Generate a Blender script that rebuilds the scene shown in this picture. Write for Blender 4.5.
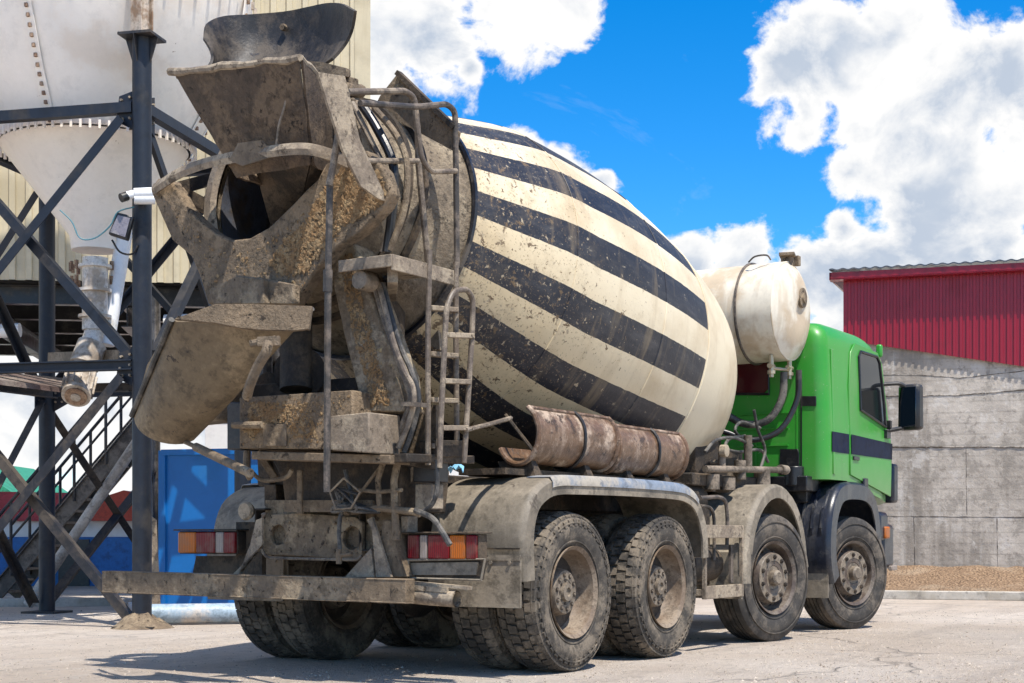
import bpy, bmesh, math, random
from mathutils import Vector, Matrix
from mathutils.geometry import tessellate_polygon
R = math.radians
V = Vector
random.seed(7)
for o_ in list(bpy.data.objects): bpy.data.objects.remove(o_)
SC = bpy.context.scene
COL = SC.collection

# ------------------------------------------------------------------ camera
TH = R(32.0)                      # truck runs along +X, camera looks 32 degrees to its left
AX = V((math.cos(TH), math.sin(TH), 0)); RT = V((math.sin(TH), -math.cos(TH), 0))
F, HY = 1500.0, 538.0
CAM = V((0, -1.25, 0)) - 9.68*AX - .412*RT; CAM.z = .865
cd = bpy.data.cameras.new('camera'); cam = bpy.data.objects.new('camera', cd); COL.objects.link(cam)
cam.location = CAM; cam.rotation_euler = (R(90), 0, TH - R(90))
cd.sensor_width = 36; cd.lens = F/1024*36; cd.shift_y = (HY-341.5)/1024
cd.clip_start = .1; cd.clip_end = 3000
SC.camera = cam
# surveyed points: where a sight line meets a known plane of the truck or a known distance
def ray(u, v): return AX + RT*((u-512)/F) + V((0, 0, (HY-v)/F))
def pX(u, v, x): d = ray(u, v); return CAM + d*((x-CAM.x)/d.x)
def pY(u, v, y): d = ray(u, v); return CAM + d*((y-CAM.y)/d.y)
def pD(u, v, D): return CAM + ray(u, v)*D
def gD(u, D, z=0): p = CAM + (AX + RT*((u-512)/F))*D; p.z = z; return p

# ------------------------------------------------------------------ light
SUN = V((-.19, -.39, .90)).normalized()
sd = bpy.data.lights.new('sun', 'SUN'); sd.energy = 4.8; sd.angle = R(.55); sd.color = (1, .94, .85)
sun = bpy.data.objects.new('sun', sd); COL.objects.link(sun)
sun.rotation_euler = SUN.to_track_quat('Z', 'Y').to_euler(); sun.location = (0, 0, 30)
SC.view_settings.view_transform = 'Standard'; SC.view_settings.look = 'None'
SC.view_settings.exposure = .42; SC.view_settings.gamma = 1
w = bpy.data.worlds.new('World'); SC.world = w; w.use_nodes = True
nt = w.node_tree; N = nt.nodes; L = nt.links; N.clear()
def wn(t, **k):
    n = N.new(t)
    for a, b in k.items(): setattr(n, a, b)
    return n
def wmath(op, a, b=None, c=None, clamp=False):
    n = wn('ShaderNodeMath', operation=op); n.use_clamp = clamp
    for i, x in enumerate((a, b, c)):
        if x is None: continue
        if isinstance(x, (int, float)): n.inputs[i].default_value = x
        else: L.new(x, n.inputs[i])
    return n.outputs[0]
sky = wn('ShaderNodeTexSky', sky_type='NISHITA'); sky.sun_disc = False
sky.sun_elevation = math.asin(SUN.z); sky.sun_rotation = math.atan2(SUN.x, SUN.y)
sky.air_density = 1.0; sky.dust_density = .2; sky.ozone_density = 5.0; sky.altitude = 1500
hs = wn('ShaderNodeHueSaturation'); hs.inputs['Saturation'].default_value = 1.38; hs.inputs['Hue'].default_value = .500
hs.inputs['Value'].default_value = 1.10
L.new(sky.outputs[0], hs.inputs['Color'])
tc = wn('ShaderNodeTexCoord'); DIR = tc.outputs['Generated']
mp = wn('ShaderNodeMapping'); mp.inputs['Scale'].default_value = (1, 1, 1.25); L.new(DIR, mp.inputs[0])
def noise(vec, sc, det=8, ro=.55, dist=0):
    n = wn('ShaderNodeTexNoise'); n.inputs['Scale'].default_value = sc; n.inputs['Detail'].default_value = det
    n.inputs['Roughness'].default_value = ro; n.inputs['Distortion'].default_value = dist; L.new(vec, n.inputs['Vector']); return n.outputs['Fac']
n1 = noise(mp.outputs[0], 17, 10, .6, .2)
n3 = noise(mp.outputs[0], 1.7, 3, .5)
CL = [(430,25,85),(500,10,70),(560,2,55),(370,50,70),(395,95,45),(300,30,110),
      (800,68,75),(850,60,80),(900,25,62),(960,85,75),(1010,85,70),(1060,140,100),(805,112,55),(870,125,75),(850,165,42),(940,180,80),(1000,200,85),(920,235,70),(1000,255,70),
      (690,262,42),(745,262,50),(800,285,55),(650,275,24),(850,290,70),(845,228,24),(880,260,55),(560,165,36),(530,150,25),(598,188,20),(870,18,16),(470,70,20),
      (70,430,110),(-60,380,130),(20,330,70),(-160,250,170),(250,420,130),(120,470,90),(1150,330,170),(1230,90,120),(150,-120,170),(700,-250,160),(1050,-260,170)]
acc = None
for (u, v, r_) in CL:
    d = ray(u, v); c = d.normalized(); rr = r_/F/d.length*1.15
    n = wn('ShaderNodeVectorMath', operation='DISTANCE'); L.new(DIR, n.inputs[0]); n.inputs[1].default_value = c
    o = wmath('SUBTRACT', 1.0, wmath('MULTIPLY', n.outputs['Value'], 1/rr))
    acc = o if acc is None else wmath('SMOOTH_MAX', acc, o, .12)
acc = wmath('MAXIMUM', acc, -1.0)
# unseen clouds outside the view, their cover set to shape the ambient light
far_ = wmath('MULTIPLY', wmath('SUBTRACT', n3, .47), 3.0)
dv = wn('ShaderNodeVectorMath', operation='DOT_PRODUCT'); L.new(DIR, dv.inputs[0]); dv.inputs[1].default_value = ray(512, 300).normalized()
away = wmath('MULTIPLY', wmath('SUBTRACT', .90, dv.outputs['Value']), 12.0, clamp=True)
far2 = wmath('SUBTRACT', wmath('MULTIPLY', far_, away), wmath('MULTIPLY', wmath('SUBTRACT', 1.0, away), 1.0))
acc = wmath('MAXIMUM', acc, far2)
den = wmath('ADD', acc, wmath('MULTIPLY', wmath('SUBTRACT', n1, .5), 2.6))
mr = wn('ShaderNodeMapRange', interpolation_type='SMOOTHSTEP'); L.new(den, mr.inputs[0])
mr.inputs['From Min'].default_value = .13; mr.inputs['From Max'].default_value = .42
mask = mr.outputs[0]
# thin wisps
wisp = wmath('MULTIPLY', wmath('SUBTRACT', noise(mp.outputs[0], 5, 8, .65, .8), .53, clamp=True), 1.2, clamp=True)
# grey undersides inside thick cloud
sh = noise(mp.outputs[0], 11, 7, .55, .3)
core = wmath('MULTIPLY', wmath('SUBTRACT', den, .42), 2.2, clamp=True)
gsh = wn('ShaderNodeMapRange', interpolation_type='SMOOTHSTEP'); L.new(sh, gsh.inputs[0])
gsh.inputs['From Min'].default_value = .44; gsh.inputs['From Max'].default_value = .62
shade = wmath('MULTIPLY', wmath('MULTIPLY', gsh.outputs[0], core), .7)
cm = wn('ShaderNodeMix', data_type='RGBA'); L.new(shade, cm.inputs['Factor'])
cm.inputs['A'].default_value = (1, .992, .98, 1); cm.inputs['B'].default_value = (.32, .43, .60, 1)
b1 = wn('ShaderNodeBackground'); L.new(hs.outputs[0], b1.inputs[0]); b1.inputs[1].default_value = .15
b2 = wn('ShaderNodeBackground'); L.new(cm.outputs['Result'], b2.inputs[0]); b2.inputs[1].default_value = .78
ms = wn('ShaderNodeMixShader'); L.new(wmath('MAXIMUM', mask, wisp), ms.inputs[0]); L.new(b1.outputs[0], ms.inputs[1]); L.new(b2.outputs[0], ms.inputs[2])
wo = wn('ShaderNodeOutputWorld'); L.new(ms.outputs[0], wo.inputs[0])

# ------------------------------------------------------------------ materials
class NT:
    def __init__(s, name):
        s.m = bpy.data.materials.new(name); s.m.use_nodes = True; s.t = s.m.node_tree; s.b = s.t.nodes['Principled BSDF']
        tcn = s.t.nodes.new('ShaderNodeTexCoord'); oi = s.t.nodes.new('ShaderNodeObjectInfo')
        ad = s.t.nodes.new('ShaderNodeVectorMath'); ad.operation = 'MULTIPLY_ADD'
        s.t.links.new(oi.outputs['Random'], ad.inputs[0]); ad.inputs[1].default_value = (37, 53, 19); s.t.links.new(tcn.outputs['Object'], ad.inputs[2])
        s.co = ad.outputs[0]; s.raw = tcn.outputs['Object']
    def inp(s, sock, x):
        if isinstance(x, (int, float, tuple)): sock.default_value = x if not isinstance(x, tuple) or len(x) != 3 or sock.type != 'RGBA' else (*x, 1)
        else: s.t.links.new(x, sock)
    def math(s, op, a, b=None, c=None, clamp=False):
        n = s.t.nodes.new('ShaderNodeMath'); n.operation = op; n.use_clamp = clamp
        for i, x in enumerate((a, b, c)):
            if x is not None: s.inp(n.inputs[i], x)
        return n.outputs[0]
    def noise(s, sc, det=6, ro=.6, vec=None, dist=0):
        n = s.t.nodes.new('ShaderNodeTexNoise'); s.inp(n.inputs['Vector'], vec or s.co)
        n.inputs['Scale'].default_value = sc; n.inputs['Detail'].default_value = det; n.inputs['Roughness'].default_value = ro; n.inputs['Distortion'].default_value = dist
        return n.outputs['Fac']
    def scale(s, v3, vec=None):
        n = s.t.nodes.new('ShaderNodeMapping'); s.inp(n.inputs[0], vec or s.co); n.inputs['Scale'].default_value = v3; return n.outputs[0]
    def step(s, x, lo, hi):
        n = s.t.nodes.new('ShaderNodeMapRange'); n.interpolation_type = 'SMOOTHSTEP'; s.inp(n.inputs[0], x)
        n.inputs['From Min'].default_value = lo; n.inputs['From Max'].default_value = hi; return n.outputs[0]
    def mix(s, f, a, b, mode='MIX'):
        n = s.t.nodes.new('ShaderNodeMix'); n.data_type = 'RGBA'; n.blend_type = mode
        s.inp(n.inputs['Factor'], f); s.inp(n.inputs['A'], a); s.inp(n.inputs['B'], b); return n.outputs['Result']
    def sep(s, vec=None):
        n = s.t.nodes.new('ShaderNodeSeparateXYZ'); s.inp(n.inputs[0], vec or s.raw); return n.outputs
    def bump(s, h, strength=.4, dist=.02):
        n = s.t.nodes.new('ShaderNodeBump'); n.inputs['Strength'].default_value = strength; n.inputs['Distance'].default_value = dist
        s.inp(n.inputs['Height'], h); s.t.links.new(n.outputs[0], s.b.inputs['Normal'])
    def fin(s, col, rough=.7, metal=0):
        s.inp(s.b.inputs['Base Color'], col); s.inp(s.b.inputs['Roughness'], rough); s.b.inputs['Metallic'].default_value = metal
        return s.m
def grime(name, c1, c2, amt=.5, sc=2.5, rough=.7, bump=.35, dist=.01, spot=None, spot_t=.62, spot_s=9, streak=0, fine=.42, metal=0):
    """painted or bare base c1, dried mud c2 spread in patches, splashes of a third colour"""
    k = NT(name)
    a = k.noise(sc, 8, .65); m = k.step(a, .62-amt*.35, .70-amt*.22)
    col = k.mix(m, c1, c2)
    b = k.noise(sc*16, 6, .7)
    if streak:
        st = k.noise(1, 5, .6, k.scale((9, 9, .7))); col = k.mix(k.math('MULTIPLY', k.step(st, .5, .68), streak), col, c2)
    mid = k.noise(sc*4.5, 8, .72); col = k.mix(k.math('MULTIPLY', k.step(mid, .50, .62), min(.6, fine*1.45)), col, tuple(x*.38 for x in c1)); col = k.mix(k.math('MULTIPLY', k.step(mid, .46, .36), min(.45, fine)), col, c2)
    h = k.math('ADD', k.math('ADD', k.math('MULTIPLY', m, .4), b), k.math('MULTIPLY', mid, .8))
    if spot:
        s1 = k.noise(spot_s, 7, .72, dist=.4); ms_ = k.step(s1, spot_t, spot_t+.045); col = k.mix(ms_, col, spot)
        h = k.math('ADD', h, k.math('MULTIPLY', ms_, 1.3))
    col = k.mix(1.0, col, k.math('ADD', 1-fine, k.math('MULTIPLY', b, 2*fine)), 'MULTIPLY')
    k.bump(h, bump, dist)
    return k.fin(col, k.math('ADD', rough-.1, k.math('MULTIPLY', m, .2)), metal)
MUD = (.175, .127, .080); MUDL = (.32, .247, .162); MUDD = (.040, .027, .016)
m_mud = grime('dried_mud_steel', MUD, MUDL, .35, 2.2, .8, .8, .014, MUDD, .60, 17)
m_mud_shade = grime('muddy_steel_and_shade', (.026, .019, .013), (.095, .068, .044), .5, 3, .8, .5, .012, (.03, .025, .02), .64, 9)  # dark mud, blackened further to paint in the shade of chassis recesses
m_mud_lump = grime('crusted_concrete_steel', MUD, (.28, .205, .13), .5, 3, .85, .9, .02, MUDD, .595, 19)
m_crust = grime('dried_mortar_crust', (.29, .17, .072), (.40, .275, .145), .5, 14, .85, .8, .01, (.10, .06, .03), .60, 30)
m_mud_chute = grime('chute_steel', (.165, .118, .066), (.27, .20, .118), .4, 2.4, .75, .5, .01, (.045, .03, .02), .625, 11)
m_hop = grime('hopper_steel', (.080, .054, .034), (.165, .115, .072), .45, 2.6, .8, .8, .016, (.03, .02, .013), .60, 15)
m_scoop = grime('scoop_rubber', (.018, .017, .018), (.085, .068, .053), .6, 3.0, .6, .35, .008, (.02, .022, .035), .60, 4, streak=.7)
m_light_mud = grime('pale_dust_steel', (.22, .172, .124), (.37, .30, .215), .5, 3, .8, .5, .010, (.10, .075, .052), .60, 11)
m_fender = grime('dusty_fender', (.185, .155, .115), (.29, .245, .185), .45, 1.6, .7, .4, .008, (.10, .08, .06), .63, 5, streak=.4)
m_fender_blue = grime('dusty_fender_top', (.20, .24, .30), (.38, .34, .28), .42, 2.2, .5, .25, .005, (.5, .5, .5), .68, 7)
m_blackplastic = grime('dark_fender_plastic', (.016, .020, .032), (.085, .08, .075), .35, 2.2, .42, .25, .005, streak=.5)
m_black = grime('black_paint', (.012, .012, .014), (.05, .045, .04), .3, 3, .45, .2, .004)
m_tyre = grime('tyre_rubber', (.055, .047, .038), (.19, .155, .115), .5, 3.5, .85, .5, .006, (.22, .19, .155), .66, 9)
m_tyre_front = grime('front_tyre_rubber', (.042, .037, .032), (.13, .108, .085), .45, 3.5, .8, .4, .005, (.15, .13, .11), .68, 9)
m_rim = grime('dusty_rim', (.17, .12, .08), (.25, .195, .14), .5, 5, .65, .3, .004, (.09, .06, .04), .66, 14)
m_rim_front = grime('front_rim', (.09, .065, .05), (.17, .14, .11), .5, 5, .6, .3, .004, (.05, .04, .03), .64, 14)
m_hub = grime('hub_steel', (.15, .118, .086), (.24, .195, .145), .5, 8, .6, .3, .003, (.06, .045, .035), .62, 24)
m_navy = grime('navy_steel_paint', (.006, .0105, .020), (.028, .026, .026), .25, 1.5, .6, .15, .003, streak=.25)
m_navy_worn = grime('worn_navy_steel', (.012, .013, .018), (.075, .060, .046), .5, 1.6, .6, .3, .005, streak=.5)
m_silo = grime('silo_paint', (.90, .83, .74), (.80, .70, .59), .15, .9, .5, .12, .004, (.24, .14, .08), .67, 13, streak=.15, fine=.08)
m_silo_rim = grime('silo_rusty_flange', (.52, .43, .34), (.24, .15, .09), .55, 5, .7, .3, .004)
m_rustbolt = grime('rusty_bolts', (.22, .13, .08), (.35, .24, .16), .5, 9, .8, .3, .003)
m_white = grime('white_paint', (.80, .80, .80), (.55, .52, .47), .25, 4, .45, .1, .002, fine=.08)
m_glass = NT('dark_window_glass').fin((.010, .012, .014), .06); m_glass.node_tree.nodes['Principled BSDF'].inputs['Specular IOR Level'].default_value = .22
m_conc_edge = grime('kerb_concrete', (.50, .46, .40), (.38, .34, .28), .5, 1.5, .9, .3, .01)
m_pipe = grime('handrail_tube', (.13, .10, .075), (.28, .225, .165), .5, 7, .6, .3, .003, (.10, .08, .07), .62, 22)
m_pipe_dark = grime('dark_tube', (.045, .038, .032), (.15, .12, .095), .5, 6, .6, .3, .003)
m_rubber = grime('hose_rubber', (.03, .03, .03), (.14, .125, .105), .5, 5, .6, .2, .003)
m_tank = grime('water_tank_paint', (.70, .645, .53), (.50, .40, .28), .42, 1.8, .5, .15, .004, (.20, .13, .08), .68, 9, streak=.6, fine=.1)
m_rust = grime('rusty_chute_steel', (.15, .085, .048), (.42, .32, .24), .25, 3.2, .45, .5, .006, (.06, .035, .022), .57, 8, streak=.4)
m_brass = NT('pale_brass').fin((.45, .38, .26), .4, .6)

m_hubdark = grime('hub_painted_shade_and_nuts', (.030, .022, .016), (.085, .065, .048), .4, 9, .8, .4, .004)  # dark nuts, and the shade of the wheel dish put into colour
def paint_green():
    k = NT('green_cab_paint'); b = k.noise(1.6, 6, .6)
    dust = k.math('MULTIPLY', k.step(b, .42, .72), .30); Xg, Yg, Zg = k.sep()
    col = k.mix(dust, (.022, .265, .018), (.17, .24, .10))
    low = k.math('MULTIPLY', k.step(k.math('ADD', Zg, k.math('MULTIPLY', b, .5)), 2.0, 1.35), .38); col = k.mix(low, col, (.22, .21, .13))
    sp_ = k.step(k.noise(38, 5, .65), .665, .69); col = k.mix(k.math('MULTIPLY', sp_, .8), col, (.30, .28, .22)); ru = k.noise(1, 5, .6, k.scale((10, 10, .8))); col = k.mix(k.math('MULTIPLY', k.step(ru, .56, .72), .25), col, (.05, .13, .03))
    m = k.fin(col, k.math('ADD', .32, k.math('MULTIPLY', b, .25))); k.b.inputs['Coat Weight'].default_value = .18; k.b.inputs['Coat Roughness'].default_value = .2
    return m
m_green = paint_green()
m_stripe = grime('navy_stripe_paint', (.003, .009, .032), (.012, .018, .045), .2, 3, .65, .02, .001); m_stripe.node_tree.nodes['Principled BSDF'].inputs['Specular IOR Level'].default_value = .15
m_deepred = NT('dark_red_glass').fin((.07, .012, .016), .12)  # glossy glass with a dark red base colour
def lens(n, c):
    k = NT(n); f = k.noise(60, 2, .5); X_, Y_, Z_ = k.sep(); wv_ = k.math('SINE', k.math('MULTIPLY', Y_, 420)); m = k.fin(k.mix(k.math('MULTIPLY', k.step(k.noise(9), .42, .62), .35), k.mix(k.math('MULTIPLY', k.math('GREATER_THAN', wv_, .3), .5), c, tuple(x*.45 for x in c)), (.17, .125, .09)), .35); k.bump(wv_, .4, .002); k.b.inputs['Specular IOR Level'].default_value = .3; return m
m_lred, m_lor, m_lwh = lens('red_lens', (.17, .003, .008)), lens('orange_lens', (.52, .13, .008)), lens('clear_lens', (.36, .30, .26))

def mat_drum():
    k = NT('striped_drum_paint'); X, Y, Z = k.sep()
    ang = k.math('MULTIPLY', k.math('ARCTAN2', k.math('MULTIPLY', Y, -1), Z), 180/math.pi)
    tw = k.math('MULTIPLY', k.math('MAXIMUM', k.math('SUBTRACT', X, .5), 0.0), 3.0)
    wob = k.math('MULTIPLY', k.math('SUBTRACT', k.noise(14, 4, .6, k.raw), .5), .55)
    t = k.math('FRACT', k.math('DIVIDE', k.math('ADD', k.math('ADD', k.math('ADD', ang, tw), wob), 720-100.2), 22.5))
    inside = k.math('MULTIPLY', k.math('GREATER_THAN', X, -.60), k.math('LESS_THAN', X, 2.2))
    dark = k.math('MULTIPLY', k.math('LESS_THAN', t, .495), inside)
    # paint worn through in scratches
    wear = k.step(k.noise(9, 9, .78, k.scale((1, 2.2, 2.2), k.raw)), .60, .66)
    cream = k.mix(k.step(k.noise(1.3, 6, .6, k.raw), .42, .72), (.70, .61, .44), (.52, .41, .26))
    # tan cast where wash water has dried on the lower rear part
    low = k.math('MULTIPLY', k.step(k.math('ADD', k.math('MULTIPLY', X, .25), k.math('MULTIPLY', Z, .5)), .35, -.35), .7)
    cream = k.mix(low, cream, (.58, .44, .24))
    nav = k.mix(k.step(k.noise(5, 8, .7, k.scale((.5, 2, 2), k.raw)), .45, .75), (.011, .013, .021), (.05, .05, .055))
    col = k.mix(k.math('MULTIPLY', dark, k.math('SUBTRACT', 1.0, k.math('MULTIPLY', wear, .35))), cream, nav)
    # splashes of mortar, thick near the rear end
    g = k.math('MULTIPLY', k.math('SUBTRACT', 1.0, X), .045)
    s1 = k.noise(15, 8, .70, k.raw, .4)
    gl = k.math('ADD', g, k.math('MULTIPLY', k.math('SUBTRACT', 0, Z), .018)); sm = k.step(k.math('ADD', s1, gl), .635, .66)
    col = k.mix(sm, col, (.13, .085, .045))
    s2 = k.noise(27, 5, .6, k.raw, .2); sm2 = k.step(k.math('ADD', s2, k.math('MULTIPLY', gl, .9)), .675, .70)
    col = k.mix(sm2, col, (.38, .31, .21))
    run = k.noise(1, 4, .6, k.scale((7, .9, .9), k.raw)); col = k.mix(k.math('MULTIPLY', k.step(run, .54, .70), .28), col, (.36, .27, .155))
    mot = k.noise(4.5, 9, .78, k.raw); col = k.mix(k.math('MULTIPLY', k.math('MULTIPLY', k.step(k.math('ADD', mot, k.math('MULTIPLY', g, 1.4)), .54, .68), .42), k.math('SUBTRACT', 1.0, k.math('MULTIPLY', dark, .85))), col, (.40, .31, .19))
    s3 = k.noise(60, 4, .6, k.raw); sm3 = k.step(k.math('ADD', s3, gl), .66, .69); col = k.mix(k.math('MULTIPLY', sm3, .75), col, (.20, .14, .08))
    k.bump(k.math('ADD', k.math('MULTIPLY', sm, 1.0), k.noise(30, 5, .6, k.raw)), .35, .006)
    return k.fin(col, .5)
m_drum = mat_drum()

def mat_ground():
    k = NT('dusty_ground'); a = k.noise(.35, 8, .6); b = k.noise(2.2, 8, .7); c = k.noise(24, 8, .75); d = k.noise(110, 4, .7)
    col = k.mix(k.step(a, .38, .66), (.70, .585, .475), (.86, .755, .645))
    col = k.mix(k.math('MULTIPLY', k.step(b, .52, .70), .4), col, (.46, .385, .32))
    col = k.mix(k.math('MULTIPLY', k.step(k.noise(1.1, 9, .78), .56, .64), .55), col, (.76, .69, .62))
    col = k.mix(k.math('MULTIPLY', k.step(c, .56, .68), .42), col, (.30, .24, .19))
    # tyre-swept streaks running along the yard
    st = k.noise(1, 6, .62, k.scale((.35, 2.6, 1))); col = k.mix(k.math('MULTIPLY', k.step(st, .50, .66), .30), col, (.42, .35, .29))
    vo = k.t.nodes.new('ShaderNodeTexVoronoi'); vo.feature = 'DISTANCE_TO_EDGE'; vo.inputs['Scale'].default_value = .30
    wv = k.t.nodes.new('ShaderNodeVectorMath'); wv.operation = 'MULTIPLY_ADD'
    nn = k.t.nodes.new('ShaderNodeTexNoise'); nn.inputs['Scale'].default_value = 1.3; nn.inputs['Detail'].default_value = 6; k.inp(nn.inputs[0], k.co)
    k.inp(wv.inputs[0], nn.outputs['Color']); wv.inputs[1].default_value = (1.1, 1.1, 0); k.inp(wv.inputs[2], k.co); k.inp(vo.inputs['Vector'], wv.outputs[0])
    crack = k.math('MULTIPLY', k.step(vo.outputs['Distance'], .008, .003), k.step(k.noise(.5), .46, .58))
    col = k.mix(k.math('MULTIPLY', crack, .35), col, (.12, .10, .085))
    oil = k.step(k.noise(.22, 5, .6), .56, .70); col = k.mix(k.math('MULTIPLY', oil, .28), col, (.34, .28, .23))
    h = k.math('ADD', k.math('MULTIPLY', c, 1.2), k.math('ADD', k.math('MULTIPLY', d, .45), k.math('MULTIPLY', b, 1.6)))
    h = k.math('SUBTRACT', h, crack)
    col = k.mix(k.math('MULTIPLY', k.step(k.noise(6, 9, .8), .55, .62), .45), col, (.30, .25, .205));     k.bump(h, 1.0, .05)
    return k.fin(col, .92)
m_ground = mat_ground()

def mat_concrete():
    k = NT('cast_concrete'); a = k.noise(.8, 8, .65); b = k.noise(9, 8, .7)
    col = k.mix(k.step(a, .35, .68), (.36, .315, .265), (.52, .465, .40))
    st = k.noise(1, 6, .6, k.scale((2.2, 2.2, .22))); col = k.mix(k.math('MULTIPLY', k.step(st, .48, .62), .75), col, (.24, .21, .175))
    s2 = k.noise(1, 6, .65, k.scale((3.5, 3.5, .4))); col = k.mix(k.math('MULTIPLY', k.step(s2, .56, .70), .45), col, (.58, .56, .52))
    col = k.mix(k.math('MULTIPLY', k.step(b, .56, .66), .6), col, (.17, .145, .12))
    X_, Y_, Z_ = k.sep(k.co); bl = k.step(k.math('SINE', k.math('MULTIPLY', k.math('ADD', Z_, k.math('MULTIPLY', a, .02)), 2*math.pi/.17)), .80, 1.0); col = k.mix(k.math('MULTIPLY', bl, .28), col, (.20, .175, .145))
    c_ = k.noise(2.6, 8, .75); col = k.mix(k.math('MULTIPLY', k.step(c_, .52, .60), .55), col, (.22, .195, .165)); col = k.mix(k.math('MULTIPLY', k.step(c_, .46, .38), .5), col, (.62, .58, .53))
    k.bump(k.math('ADD', k.math('MULTIPLY', a, 2), b), .5, .03)
    return k.fin(col, .9)
m_conc = mat_concrete()
m_joint = grime('mortar_joint', (.09, .075, .06), (.40, .36, .31), .4, 2.5, .9, .5, .02)
m_redclad = grime('red_cladding', (.26, .004, .018), (.20, .008, .022), .3, .5, .42, .05, .002, streak=.2, fine=.08)
m_redtrim = grime('red_trim', (.24, .005, .018), (.18, .012, .02), .3, 1, .45, .05, .002)
m_roof = grime('grey_roof_sheet', (.045, .06, .085), (.09, .10, .12), .4, 2, .5, .1, .003)
m_beige = grime('beige_cladding', (.56, .49, .34), (.42, .36, .24), .35, .5, .6, .1, .003, streak=.5, fine=.1)
m_bluebox = grime('blue_container_paint', (.003, .15, .47), (.012, .15, .42), .3, 1.0, .5, .1, .003, fine=.06)
m_bluew = grime('blue_wall_paint', (.008, .13, .42), (.02, .14, .36), .3, 1.0, .6, .1, .003)
m_whitew = grime('white_wall_paint', (.72, .72, .72), (.55, .55, .54), .3, .7, .6, .1, .003, fine=.08)
m_redw = grime('faded_red_roof', (.48, .035, .055), (.38, .05, .06), .3, 1, .6, .1, .003)
m_pink = grime('pink_red_roof', (.62, .06, .14), (.5, .08, .13), .3, 1, .6, .1, .003)
m_orange = grime('orange_red_roof', (.46, .045, .015), (.38, .06, .03), .3, 1, .6, .1, .003)
m_greenroof = grime('green_roof', (.02, .24, .13), (.04, .20, .12), .3, 1, .6, .1, .003)
m_gravel = None
def mat_gravel():
    k = NT('brown_gravel'); v_ = k.t.nodes.new('ShaderNodeTexVoronoi'); v_.inputs['Scale'].default_value = 26; k.inp(v_.inputs['Vector'], k.co)
    c = k.mix(k.step(k.noise(30, 5, .7), .35, .65), (.15, .09, .05), (.42, .28, .17)); c = k.mix(k.math('MULTIPLY', k.step(k.noise(1.2), .5, .7), .5), c, (.44, .34, .24))
    k.bump(k.math('ADD', v_.outputs['Distance'], k.noise(9, 6, .7)), 1.0, .05); return k.fin(c, .95)
m_gravel = mat_gravel()

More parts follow.
